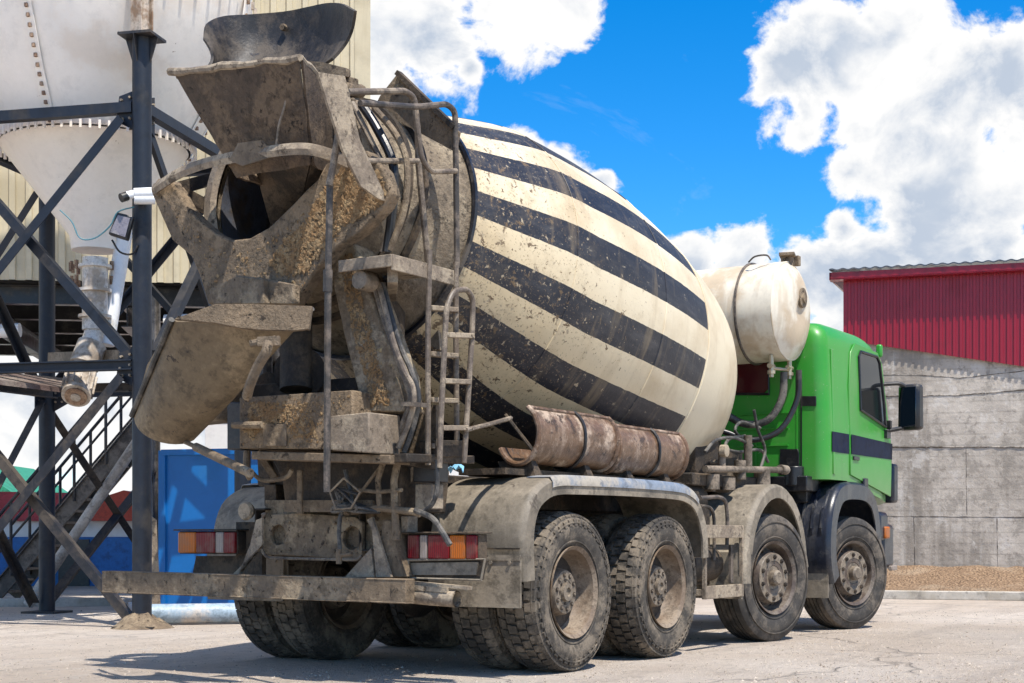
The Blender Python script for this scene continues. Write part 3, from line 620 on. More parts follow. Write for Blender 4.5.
# drum -------------------------------------------------------------
PH = R(11); DA = V((math.cos(PH), 0, -math.sin(PH))); DU = V((math.sin(PH), 0, math.cos(PH))); DO = V((0, 0, 2.76))
DM = Matrix.Translation(DO) @ Matrix.Rotation(PH, 4, 'Y')
def L2W(x, y, z): return DM @ V((x, y, z))
prof = catmull([V((x, r_, 0)) for x, r_ in ((-.60, .855), (-.3, .955), (0, 1.055), (.25, 1.125), (.6, 1.17), (1.0, 1.205), (1.4, 1.22), (1.8, 1.215), (2.2, 1.19), (2.5, 1.16), (2.85, 1.11), (3.12, 1.04), (3.35, .90), (3.50, .60))], 4)
m = MB(); m.lathe([(p.x, p.y) for p in prof]+[(3.52, .3), (3.52, 0)], n=128)
for x, r_ in ((.25, 1.125), (1.4, 1.22), (2.22, 1.19)):     # weld beads
    m.tube([(x, math.cos(t)*r_, math.sin(t)*r_) for t in [2*math.pi*i/128 for i in range(128)]], .006, 5, closed=True)
drum = m.obj('mixing_drum', m_drum, T); drum.matrix_local = DM
m = MB(); m.lathe([(-.59, .84), (-.9, .74), (-1.15, .665), (-1.36, .60)], n=96); mi_ = MB(); mi_.lathe([(-1.36, .57), (-.6, .74)], n=64); mi_.lathe([(-.62, .0), (-.62, .76)], n=48)
mi_.obj('drum_lining', grime('drum_lining_steel', (.085, .095, .125), (.085, .065, .05), .4, 3, .7, .4, .008), drum)
m.obj('rear_cone', grime('crusted_drum_end', (.20, .155, .105), (.34, .275, .19), .5, 2.5, .85, .9, .014, (.12, .095, .07), .60, 16), drum)
m = MB(); m.lathe([(-1.41, .565), (-1.43, .60), (-1.42, .66), (-1.36, .675), (-1.33, .64), (-1.33, .60)], n=80, close=False); m.obj('mouth_ring', m_light_mud, drum)
m = MB(); m.lathe([(-.625, .85), (-.625, .872), (-.60, .876), (-.59, .86)], n=96); m.obj('drip_ring', grime('drip_ring_paint', (.010, .012, .018), (.10, .085, .07), .4, 3, .4, .2, .004), drum)
for a_ in (0,):
    m = MB(); rows = []
    for i in range(70):
        t = i/69*1.5*2*math.pi+2.6; x = -1.22+i/69*1.1; ro = .585+(x+1.36)*.30; rows.append([(x, math.cos(t)*ro, math.sin(t)*ro), (x+.10, math.cos(t)*(ro-.20), math.sin(t)*(ro-.20))])
    m.sheet(rows, .012); m.obj('mixing_blade', grime('worn_blade', (.16, .19, .27), (.17, .12, .08), .5, 4, .45, .3, .004), drum)
m = MB()    # strip curves wound on the end cone (guide bands)
for x, r_, w_ in ((-1.1, .70, .02), (-.98, .735, .014)):
    m.lathe([(x-w_, r_-.02), (x-w_, r_+.012), (x+w_, r_+.020), (x+w_, r_-.01)], n=96)
m.obj('reinforcing_band', m_mud_shade, drum)
# triangular shield standing over the drum end
b = MB(); b.plate([pX(u, v, -.95) for u, v in ((398, 73), (380, 96), (374, 108), (455, 152), (459, 132))], (.02, 0, 0)); b.obj('splash_shield', m_mud, T)
b = MB(); b.bar(pX(398, 73, -.96), pX(455, 128, -.96), .05, .03); b.obj('shield_edge', m_mud_shade, T)

# Y frame round the drum mouth
XB = -1.62
yo = [(150,188),(153,197),(172,240),(191,256),(200,277),(208,304),(294,304),(299,296),(317,268),(338,246),(360,232),(385,206),(391,192),(384,170),(366,150),(345,155),(325,165),(317,180),(306,190),(294,203),(268,228),(250,238),(232,240),(215,233),(200,221),(186,206),(177,189),(170,180),(158,178)]
b = MB(); b.plate([pX(u, v, XB) for u, v in yo], (.10, 0, 0)); yf = b.obj('mouth_yoke', m_mud_lump, T, bevel=.012)
b = MB(); pts = [pX(u, v, XB+x_) for u, v, x_ in ((153,190,-.03),(178,174,-.08),(212,162,-.18),(262,153,-.30),(300,149,-.34),(325,153,-.25),(348,162,-.08))]; pts = catmull(pts, 4)
b.sheet([[p+V((0, 0, .036)), p+V((-.015, 0, .0)), p+V((0, 0, -.032))] for p in pts], .03); b.obj('strap', m_light_mud, yf)
b = MB(); b.bar(pX(172, 190, -1.55), pX(216, 178, -1.2), .05, .08); b.bar(pX(178, 192, -1.55), pX(222, 215, -1.2), .06, .08); b.obj('yoke_brace', m_mud_shade, yf); b = MB(); b.bar(pX(360, 190, -1.5), pX(405, 215, -1.0), .06, .08)
b.obj('yoke_brace', m_mud_shade, yf)
b = MB(); b.plate([pX(u, v, -1.75) for u, v in ((238, 275), (262, 278), (264, 304), (212, 304), (208, 290))], (.1, 0, 0)); b.plate([pX(u, v, -1.7) for u, v in ((262, 278), (294, 284), (294, 304), (262, 304))], (.06, 0, 0)); b.obj('pivot_head', m_mud, yf, bevel=.012)

# supporting leg (right) and twin (left), with platform
for k, s in ((0, 1), (1, -1)):
    b = MB(); P1 = [pX(u, v, -1.38) for u, v in ((330, 238), (354, 244), (370, 292), (400, 375), (405, 412), (363, 412), (345, 340), (328, 262))]
    if k: P1 = [V((p.x, -p.y, p.z)) for p in P1]
    b.plate(P1, (.20, 0, 0)); lg0 = globals().get('lg'); lg = b.obj('drum_support', grime('pale_crusted_leg', MUD, (.38, .31, .215), .5, 2.6, .85, .8, .02, (.48, .36, .19), .60, 15), T, bevel=.012)
c = pY(456, 272, -.97); zt = pY(392, 254, -.97).z
x0, x1 = pY(392, 254, -.97).x, pY(455, 268, -.97).x; yl = pX(339, 256, x0).y
b = MB(); b.box(((x0+x1)/2, (-.97+yl)/2, zt-.01), (x1-x0, yl+.97, .02)); b.box((x0, (-.97+yl)/2, zt-.035), (.015, yl+.97, .07)); b.box(((x0+x1)/2, -.97, zt-.045), (x1-x0, .015, .09))
b.bar((x0+.1, -.9, zt-.09), (x1, -.5, zt-.09), .06, .10); b.tube([(x0+.02, yl-.13, zt-.12), (x0+.14, yl-.13, zt-.12)], .055, 14)
b.obj('platform', m_light_mud, T, bevel=.004)
# back support under the drum
b = MB(); 
for s in (-1, 1): b.plate([V((-1.05, s*.42, 1.2)), V((-.70, s*.42, 1.2)), V((-.80, s*.50, 1.80)), V((-1.0, s*.50, 1.80))], (0, s*.10, 0)); b.tube([(-1.0, s*.50, 1.86), (-.8, s*.50, 1.84)], .09, 20)
b.bar((-.85, -.5, 1.35), (-.85, .5, 1.35), .3, .25); b.obj('roller_stand', m_mud_shade, T, bevel=.008)

# hopper
rl, rr_, fr, flh = pX(178, 72, -2.02), pX(300, 62, -2.02), pX(347, 72, -1.12), None
zt = (rl.z+rr_.z)/2; rl.z = zt+.03; rr_.z = zt-.03; fr.z = zt; flh = V((fr.x, rl.y, zt))
bl, br_, bfr, bfl = pX(238, 148, -1.76), pX(312, 152, -1.76), V((-1.25, -.30, 3.02)), V((-1.25, .10, 3.02))
bl.z = br_.z = 3.0
def quad_sheet(m, a, b_, c_, d_, n=6, th=.014, wav=.0):
    rows = []
    for i in range(n+1):
        s0 = i/n; p, q = a.lerp(d_, s0), b_.lerp(c_, s0); row = []
        for j in range(n+1):
            t = j/n; row.append(p.lerp(q, t)+V([random.uniform(-wav, wav) for _ in range(3)]))
        rows.append(row)
    m.sheet(rows, th)
b = MB(); quad_sheet(b, rl, rr_, br_, bl, wav=.004); quad_sheet(b, rr_, fr, bfr, br_, wav=.004); quad_sheet(b, flh, rl, bl, bfl, wav=.004); quad_sheet(b, fr, flh, bfl, bfr, wav=.004)
hop = b.obj('charging_hopper', m_hop, T)
b = MB(); rim = [rl+V((-.02, .05, .02)), rr_, fr, flh, rl]
for a_, c_ in zip(rim, rim[1:]):
    n_ = 12; b.tube([a_.lerp(c_, i/n_)+V((0, 0, random.uniform(-.008, .008))) for i in range(n_+1)], [random.uniform(.018, .026) for _ in range(n_+1)], 8)
b.obj('hopper_rim', m_light_mud, hop)
b = MB()    # spout reaching into the drum
s1_, s2_ = pX(272, 228, -1.30), pX(300, 205, -1.30); quad_sheet(b, pX(252, 148, -1.66), br_+V((0, 0, .04)), s2_, s1_, 4); quad_sheet(b, br_+V((0, 0, .04)), bfr, s2_+V((.3, 0, 0)), s2_, 4)
b.obj('spout', m_mud_shade, hop)  # shade under the strap is put into the spout's dark colour
b = MB(); P1 = [pX(u, v, -1.93) for u, v in ((238, 143), (262, 140), (271, 151), (268, 158), (242, 166), (229, 160))]; b.plate(P1, (.015, 0, 0)); b.obj('patch_plate', m_mud, hop)
b = MB(); b.tube([pX(u, v, -1.93) for u, v in ((289, 82), (285, 105), (279, 125), (276, 148))], .007, 6, smooth_n=4); b.obj('weld_line', m_light_mud, hop)
# side wing (outer flank panel, pale)
b = MB(); P1 = [pY(u, v, -.93) for u, v in ((318, 72), (345, 76), (352, 105), (360, 140), (389, 203), (378, 198), (361, 186), (343, 150), (330, 110))]; b.plate(P1, (0, .015, 0)); b.obj('side_wing', m_light_mud, hop)
b = MB(); cl = pX(348, 88, -1.3)
for k in range(6): b.box(cl+V((random.uniform(-.05, .05), random.uniform(-.03, .03), random.uniform(-.10, .10))), (.09, .07, .05), rot=random.uniform(0, 3))
b.tube([cl+V((-.08, -.03, -.03)), cl+V((.1, -.03, .0))], .04, 10); b.obj('hinge_block', m_mud, hop, bevel=.01)
# rubber scoop standing on the hopper
top = [(203,40,-1.60),(206,24,-1.55),(222,17,-1.38),(250,15,-1.22),(285,12,-1.12),(310,7,-1.12),(330,3,-1.18),(344,4,-1.30),(357,11,-1.44)]
bot = [(207,66,-1.70),(210,68,-1.60),(225,70,-1.42),(250,70,-1.28),(285,70,-1.20),(305,69,-1.20),(322,67,-1.26),(331,62,-1.36),(334,60,-1.42)]
T3 = catmull([pX(*p) for p in top], 4); B3 = catmull([pX(*p) for p in bot], 4)
rows = []
for i in range(9):
    t = i/8; bul = math.sin(t*math.pi)*.05; rows.append([a_.lerp(c_, t)+V((bul, 0, 0)) for a_, c_ in zip(T3, B3)])
b = MB(); b.sheet(rows, .018); sc_ = b.obj('hopper_scoop', m_scoop, T, angle=60)
b = MB(); b.bolt(pX(285, 28, -1.14), (-1, 0, 0), .022, .03); b.obj('bolt', m_mud, sc_)
# lip at hopper right top
b = MB(); b.plate([pX(u, v, -1.5) for u, v in ((300, 60), (322, 62), (346, 68), (346, 76), (325, 74), (303, 69))], (.03, 0, 0)); b.obj('hopper_lip', m_mud, hop)

# discharge chute
UL, UR = pD(176, 320, 8.35), pD(312, 308, 8.15); LL, LR = pD(136, 416, 8.95), pD(197, 424, 9.0)
nb = V((-.50, -.58, -.64)).normalized(); rows = []; NS = 14
for i in range(NS+1):
    t = i/NS; l, r_ = UL.lerp(LL, t), UR.lerp(LR, t**1.0); c = (l+r_)/2; hw = (l-r_)/2; dep = .03+.19*min(1, t*1.5); row = []
    for j in range(15):
        a_ = math.pi*j/14; x = math.cos(a_); y = math.sin(a_)**.75
        row.append(c+hw*x+nb*dep*y)
    rows.append(row)
b = MB(); b.sheet(rows, .014); ch = b.obj('discharge_chute', m_mud_chute, T, angle=50)
b = MB(); b.plate([pD(u, v, 8.02) for u, v in ((174, 319), (215, 304), (245, 304), (280, 305), (312, 306), (309, 329), (292, 330.5), (262, 330), (240, 328), (215, 323))], AX*.05); b.obj('chute_head_rim', m_mud_lump, ch, bevel=.006)
b = MB(); off = -RT*.02-AX*.02; b.tube([r_[0]+off for r_ in rows], .018, 8); b.tube([r_[-1]+AX*.02 for r_ in rows], .014, 8); b.tube([p for p in rows[-1]], .012, 6); b.obj('chute_edge', m_rubber, ch)
b = MB(); q1, q2 = pD(176, 318, 8.6), pD(137, 398, 9.2)
b.sheet([[pD(178, 316, 8.45), pD(172, 322, 8.6)], [pD(155, 360, 8.8), pD(147, 365, 8.9)], [pD(141, 402, 9.1), pD(135, 410, 9.2)]], .02); b.obj('chute_flap', m_mud_chute, ch)
b = MB(); b.bar(pD(258, 342, 7.95), pD(280, 341, 7.95), .05, .05); b.tube([pD(u, v, D_) for u, v, D_ in ((268, 343, 7.92), (266, 352, 7.90), (257, 368, 7.95), (250, 385, 8.0), (247, 396, 8.1))], .028, 10, smooth_n=4); b.tube([pD(250, 344, 7.95), pD(276, 339, 7.95)], .02, 8)
b.obj('chute_arm', m_mud, ch)
b = MB(); b.tube([pD(183, 441, 8.85), pD(196, 447, 8.7)], .014, 8); b.tube([pD(196, 447, 8.7), pD(250, 473, 8.2)], .026, 12); b.obj('chute_cylinder', m_mud, ch); b = MB(); b.tube([pX(247, 452, -1.45), pX(246, 470, -1.5), pX(250, 478, -1.45)], .022, 8)
b.obj('cylinder_bracket', m_mud, T)
b = MB(); b.tube([pX(u, v, -1.4) for u, v in ((250, 470), (262, 480), (285, 478), (292, 470))], .014, 8, smooth_n=4); b.bar(pX(258, 452, -1.35), pX(275, 478, -1.3), .05, .04); b.obj('hose_hook', m_mud, T)
# dark pivot drum behind the chute
b = MB(); b.tube([pX(300, 372, -1.25), pX(300, 372, -.9)], .16, 24); b.tube([pX(296, 390, -1.3), pX(296, 290, -1.2)], .10, 18); b.obj('chute_pivot', m_mud_shade, T)
b = MB(); b.box((-1.0, .05, 1.75), (.28, .9, .20)); b.box((-.9, -.42, 2.2), (.16, .14, 1.3)); b.obj('pivot_column', m_mud_shade, T, bevel=.01)

# pipes, rails, ladders --------------------------------------------
YR = -.82
def railtube(name, pts, r_, mat, rnd=.06, par=T):
    b_ = MB(); b_.tube(rounded(pts, rnd), r_, 10); return b_.obj(name, mat, par)
railtube('guard_rail', [pY(u, v, -.84) for u, v in ((348, 92), (405, 91), (414, 97), (418, 131), (418, 160), (428, 262))], .019, m_pipe)
railtube('guard_rail', [pY(u, v, -.86) for u, v in ((418, 161), (364, 161), (354, 140), (349, 104))], .017, m_pipe)
railtube('guard_rail', [pY(u, v, -.96) for u, v in ((360, 103), (415, 107), (447, 104), (455, 111), (456, 172), (457, 268))], .018, m_pipe_dark)
railtube('guard_rail', [pY(u, v, -.97) for u, v in ((456, 171), (431, 172), (422, 160), (416, 118))], .016, m_pipe)
railtube('pull_rod', [pX(u, v, -1.95) for u, v in ((347, 92), (341, 120), (332, 172), (329, 185))], .020, m_pipe, .1)
railtube('pull_rod', [pX(u, v, -1.93) for u, v in ((330, 180), (328, 290), (327, 452), (327, 492))], .019, m_pipe_dark, .1)
b = MB(); b.tube([pX(328, 270, -1.93), pX(327.6, 292, -1.93)], .026, 10); b.obj('rod_sleeve', m_pipe_dark, T)
def ladder(Y, rails, rungs, name='ladder', r_=.017):
    b_ = MB()
    for rl_ in rails: b_.tube(rounded([pY(u, v, Y) for u, v in rl_], .06), r_, 10)
    o_ = b_.obj(name, m_pipe, T)
    for (u0, v0, u1, v1) in rungs:
        c_ = MB(); a_, d_ = pY(u0, v0, Y), pY(u1, v1, Y); c_.bar(a_, d_, .045, .030); c_.obj('rung', m_light_mud, o_, bevel=.004)
    return o_
ladder(-.98, [((429.5, 250), (428, 330), (428, 465)), ((456, 262), (456, 350), (457, 462))], [(430, 308, 456, 310), (430, 354, 456, 356), (430, 400, 456, 401), (430, 446, 456, 447)])
ladder(-1.08, [((439.5, 468), (441, 416), (446.5, 307), (453, 291), (467, 289), (473, 299), (472, 335), (464, 463))], [(445, 335, 472, 336), (443, 381, 469, 382), (441, 428, 466, 428)])
b = MB(); b.tube([pY(466, 430, -1.1), pY(490, 424, -1.1), pY(511, 418, -1.1)], .014, 8); b.bar(pY(470, 429, -1.1), pY(508, 418.5, -1.1), .04, .012); b.obj('step_bracket', m_pipe, T)
b = MB(); a_ = pY(428, 449, -.95); b.bar(a_, pY(458, 449, -.95), .12, .10); b.bar(pY(400, 458, -.95), pY(468, 460, -.95), .10, .05); b.bar(pX(395, 460, -1.2), pX(436, 464, -1.2), .1, .06); b.obj('ladder_foot', m_mud_shade, T, bevel=.006)
# hydraulic hoses
hs1 = [[(378, 283), (383, 300), (393, 340), (404, 370), (412, 385), (414, 402), (408, 425), (398, 448)], [(383, 283), (390, 312), (400, 345), (410, 368), (417, 388), (418, 405), (412, 430), (404, 452)], [(374, 283), (384, 320), (398, 362), (407, 385), (410, 402), (400, 430), (390, 452)]]
for i, pts in enumerate(hs1):
    b = MB(); b.tube([pX(u, v, -1.42+i*.03) for u, v in pts], .017, 8, smooth_n=5); b.obj('hydraulic_hose', m_rubber if i == 1 else m_pipe, T)
b = MB(); b.bar(pX(404, 404, -1.46), pX(424, 405, -1.46), .05, .025); b.obj('hose_clamp', m_pipe, T)
for pts, r_, mt in (([(362, 105), (375, 125), (392, 160), (394, 190), (391, 220), (387, 252)], .028, m_black), ([(352, 103), (368, 135), (385, 170), (392, 200), (390, 225), (382, 252)], .018, m_pipe), ([(374, 108), (396, 135), (407, 165), (404, 210), (390, 250)], .02, m_mud)):
    b = MB(); b.tube([pX(u, v, -1.40) for u, v in pts], r_, 10, smooth_n=6); b.obj('water_hose', mt, T)
b = MB(); b.plate([pX(u, v, -1.0) for u, v in ((404, 405), (436, 405), (436, 455), (398, 452))], (.05, 0, 0)); b.obj('hose_guard', m_mud, T)
b = MB(); b.plate([pX(u, v, -.6) for u, v in ((424, 310), (437, 318), (440, 350), (428, 345))], (.03, 0, 0)); b.obj('inspection_plate', m_light_mud, T)
# blue rag on fender
b = MB(); q = pX(459, 466, -.74); rows = [[q+V((i*.02, j*.022, random.uniform(-.02, .03)-abs(j-2)*.012)) for j in range(5)] for i in range(4)]; b.sheet(rows, .006)
b.obj('blue_cloth', NT('pale_blue_cloth').fin((.22, .50, .75), .8), T)

# spare chutes lying on the fender
def spare(x0, x1, cz, cy, rad):
    m_ = MB(); rows_ = []
    for i in range(9):
        x = x0+(x1-x0)*i/8; rows_.append([V((x, cy-math.cos(a_)*rad*.80, cz+math.sin(a_)*rad)) for a_ in [R(62-(j/14)*215) for j in range(15)]])
    m_.sheet(rows_, .012); o_ = m_.obj('spare_chute', m_rust, T, angle=50)
    e = MB()
    for x, r_ in ((x0, 1), (x1, 1)): e.tube([V((x, cy-math.cos(a_)*rad*.81, cz+math.sin(a_)*rad*1.01)) for a_ in [R(62-(j/18)*215) for j in range(19)]], .018, 8)
    a_ = R(62); e.tube([V((x0, cy-math.cos(a_)*rad*.8, cz+math.sin(a_)*rad)), V((x1, cy-math.cos(a_)*rad*.8, cz+math.sin(a_)*rad))], .016, 8)
    e.obj('rolled_edge', m_rust, o_)
    s_ = MB(); xm = x0+(x1-x0)*.55; s_.tube([V((xm+abs(math.sin(a_*3))*.01, cy-math.cos(a_)*(rad*.80+.012), cz+math.sin(a_)*(rad+.014))) for a_ in [R(62-(j/14)*190) for j in range(15)]], .011, 6); s_.obj('binding_strap', m_black, o_)
spare(-.27, .80, 1.53, -.98, .19); spare(.84, 1.92, 1.50, -.99, .175)
b = MB(); b.tube([V((-.25, -.87, 1.66)), V((-.27, -1.11, 1.40))], .012, 6)
for x in (-.2, .5, 1.1, 1.7): b.plate([V((x-.05, -1.10, 1.25)), V((x+.05, -1.10, 1.25)), V((x+.03, -1.05, 1.36)), V((x-.03, -1.05, 1.36))], (0, .25, 0))
b.box((.7, -.85, 1.285), (2.4, .35, .04)); b.obj('chute_cradle', m_mud_shade, T)
# inner decking below drum
b = MB(); b.box((1.6, 0, 1.24), (5.2, 1.15, .06)); b.box((3.2, 0, 1.5), (.5, .9, .55)); b.box((3.25, 0, 1.9), (.3, .6, .5)); b.tube([(2.9, 0, 2.15), (3.5, 0, 2.0)], .28, 24); b.obj('subframe', m_mud_shade, T, bevel=.01)

# mid-frame equipment (air tank box, steps, pump, valves)
b = MB()
for z in (.915, .45): b.box((2.32, -1.25, z), (.72, .03, .10))
for x in (1.97, 2.67): b.box((x, -1.25, .68), (.03, .032, .56))
for x in (1.97, 2.67):
    for z in (.915, .45): b.box((x, -1.02, z), (.025, .46, .05))
st_ = b.obj('side_step', m_light_mud, T, bevel=.004)
b = MB(); b.box((2.32, -.78, .80), (.66, .42, .62)); b.tube([(2.0, -.86, 1.18), (2.62, -.86, 1.18)], .13, 24); b.tube([(2.06, -1.0, .66), (2.58, -1.0, .66)], .14, 24); b.obj('air_tank', m_mud_shade, T, bevel=.01)
b = MB(); b.tube([pY(u, v, -1.22) for u, v in ((700, 498), (722, 498), (727, 512), (727, 545))], .016, 8, smooth_n=4); b.tube([pY(u, v, -1.15) for u, v in ((700, 506), (710, 508), (714, 520), (714, 560))], .014, 8, smooth_n=4); b.bar(pY(731, 545, -1.2), pY(731, 583, -1.2), .02, .05, up=V((1, 0, 0))); b.obj('fuel_pipes', m_pipe_dark, T)
b = MB(); a_, c_ = pY(705, 469, -1.05), pY(786, 470, -1.05); b.tube([a_, c_], .028, 12); b.tube([c_-V((.14, 0, 0)), c_], .042, 12)
for u, v, r0, h0 in ((740, 470, .05, .16), (748, 452, .035, .28), (728, 484, .06, .10), (762, 480, .07, .16), (712, 482, .06, .12), (722, 456, .03, .16)):
    p = pY(u, v, -1.02); b.tube([p-V((0, 0, h0/2)), p+V((0, 0, h0/2))], r0, 14); b.tube([p-V((0, .02, h0*.3)), p-V((0, -.10, h0*.3))], r0*.7, 10)
b.obj('water_pump', grime('pump_castings', (.11, .085, .06), (.25, .20, .15), .5, 4, .7, .5, .008), T)
b = MB(); b.box((3.1, -.75, 1.33), (1.6, .5, .10)); b.box((2.75, -.72, 1.5), (.45, .4, .32)); b.box((3.5, -.55, 1.42), (.5, .5, .4)); b.tube([(2.5, -.7, 1.75), (3.3, -.6, 1.62)], .09, 14); b.obj('pump_base', m_mud_shade, T, bevel=.01)
b = MB(); 
for k, pts in enumerate((((742, 440), (735, 430), (742, 422), (760, 428)), ((700, 462), (720, 458), (728, 440), (745, 436)), ((720, 447), (738, 452), (760, 450), (768, 462)), ((754, 410), (758, 430), (765, 450), (760, 470)), ((705, 452), (716, 440), (735, 438), (752, 446)))): b.tube([pY(u, v, -.85-.04*k) for u, v in pts], .014, 8, smooth_n=5)
b.obj('pump_hose', m_rubber, T)
b = MB(); p = pY(719, 451, -1.0); b.lathe([(0, 0), (.02, .05), (.07, .05), (.08, 0)], o=p, axis=V((0, -1, 0)), n=20); b.obj('pressure_gauge', m_light_mud, T)

# water tank
TC = V((4.34, -.04, 2.905)); tr = .445
b = MB(); b.lathe([(-1.02, 0), (-1.06, .12), (-1.04, .30), (-.995, .395), (-.95, tr), (.95, tr), (.995, .395), (1.04, .30), (1.06, .12), (1.06, 0)], o=TC, axis=V((0, 1, 0)), n=72)
wt = b.obj('water_tank', m_tank, T)
b = MB()
for y in (-.62, .62): b = MB(); b.tube([TC+V((math.cos(t)*(tr+.008), y, math.sin(t)*(tr+.008))) for t in [2*math.pi*i/64 for i in range(64)]], .013, 6, closed=True); b.obj('tank_band', m_pipe_dark, wt)
b = MB(); b.tube([TC+V((math.cos(t)*(tr-.008), -.955, math.sin(t)*(tr-.008))) for t in [2*math.pi*i/64 for i in range(64)]], .009, 6, closed=True); b.obj('weld_seam', m_tank, wt)
b = MB(); p = TC+V((.02, -.93, tr)); b.tube([p-V((0, 0, .04)), p+V((0, 0, .05))], .06, 14); b.box(p+V((0, 0, .06)), (.22, .14, .03), rot=.3); b.box(p+V((.08, -.06, .02)), (.06, .05, .09)); b.obj('filler_cap', m_mud, wt, bevel=.006)
b = MB(); b.tube([p+V((-.3, .25, -.02)), p+V((-.32, .18, .02)), p+V((-.25, .1, .035)), p+V((-.2, .08, .0))], .008, 6, smooth_n=4); b.obj('tank_handle', m_pipe_dark, wt)
b = MB(); b.lathe([(0, .09), (.012, .09), (.014, .05), (.03, .045), (.03, 0)], o=TC+V((.06, -1.055, .12)), axis=V((0, -1, 0)), n=24); b.obj('gauge_port', m_mud, wt)
b = MB(); b.lathe([(0, .0), (.004, .03), (.0, .05)], o=TC+V((.06, -1.09, .12)), axis=V((0, -1, 0)), n=16)
b = MB()
for x, y in ((4.15, -.9), (4.38, -.98)): b.tube([(x, y, 2.50), (x, y, 2.30)], .022, 10); b.tube([(x-.05, y, 2.40), (x+.05, y, 2.40)], .022, 8); b.tube([(x, y, 2.36), (x, y, 2.33)], .036, 10)
b.tube([(4.15, -.9, 2.38), (4.38, -.98, 2.38)], .016, 8); b.obj('tank_valve', m_brass, wt)
b = MB(); b.tube([pX(784, 372, 4.3), pX(782, 398, 4.3), pX(768, 420, 4.25), pX(745, 424, 4.2), pX(722, 412, 4.1), pX(700, 400, 4.0)], .034, 12, smooth_n=6); b.obj('water_hose', m_rubber, T)
b = MB(); b.tube([pX(799, 370, 4.4), pX(797, 400, 4.4), pX(780, 430, 4.3), pX(752, 440, 4.2), pX(725, 432, 4.1), pX(700, 425, 4.0)], .027, 12, smooth_n=6); b.obj('water_hose', m_black, T)
b = MB()
for y in (-.32, .32):
    b = MB(); b.box((4.24, y, 2.44), (.35, .06, .10)); b.bar((4.24, y, 1.1), (4.24, y, 2.42), .08, .08); b.obj('tank_stand', m_mud_shade, T, bevel=.006)

# cab ---------------------------------------------------------------
CX0 = 4.63; HW = 1.24
def cab_ring(z):
    """half-outline (x, y) of the cab at height z, right side, rounded rear corner"""
    t = max(0, (z-1.9)/.95); xf = 6.58-.30*max(0, t)**1.2; hw = HW-.035*max(0, t); xr = CX0+.0
    zr = max(0, (z-2.62)/.22)
    xr += zr**3*.08; hw -= zr**3*.10; xf -= zr**2*.10
    r_ = .12; pts = [(xr, 0), (xr, -hw*.5), (xr, -(hw-r_))]
    for k in range(1, 6): a_ = R(90*k/6); pts.append((xr+r_-r_*math.cos(a_), -(hw-r_)-r_*math.sin(a_)))
    pts += [(xr+r_, -hw), (xr+.5, -hw-.005)]
    pts += [(xf-.42, -hw), (xf-.22, -hw+.02), (xf-.08, -hw+.12), (xf, -hw+.42), (xf+.02, 0)]
    return pts
zs = [1.18, 1.25, 1.45, 1.6, 1.75, 1.9, 2.1, 2.3, 2.5, 2.62, 2.70, 2.76, 2.81, 2.84]
half_ = [[V((x, y, z)) for x, y in cab_ring(z)] for z in zs]
rows = []
for ring in half_: rows.append(ring+[V((p.x, -p.y, p.z)) for p in reversed(ring[1:-1])])
for ri_ in (0, 1):
    for p in rows[ri_]: p.z = (1.40 if p.x < 5.25 else max(1.20, 1.40-(p.x-5.25)*.16))+ri_*.02
b = MB(); n = len(rows[0]); vs = [p for r_ in rows for p in r_]; fs = []
def hole_side(i, j): return False
for i in range(len(rows)-1):
    for j in range(n):
        j2 = (j+1) % n
        fs.append((i*n+j, i*n+j2, (i+1)*n+j2, (i+1)*n+j))
topc = len(vs); vs.append(V((5.55, 0, 2.87))); vs.append(V((5.6, 0, 1.36)))
for j in range(n): fs.append(((len(rows)-1)*n+j, (len(rows)-1)*n+(j+1) % n, topc)); fs.append((j, (j+1) % n, topc+1))
b.add(vs, fs); 
# wheel-arch cut: lower front sides slope up around the fender is hidden by the dark fender itself
cab = b.obj('cab', m_green, T, angle=42)
yS = -(HW+.012)
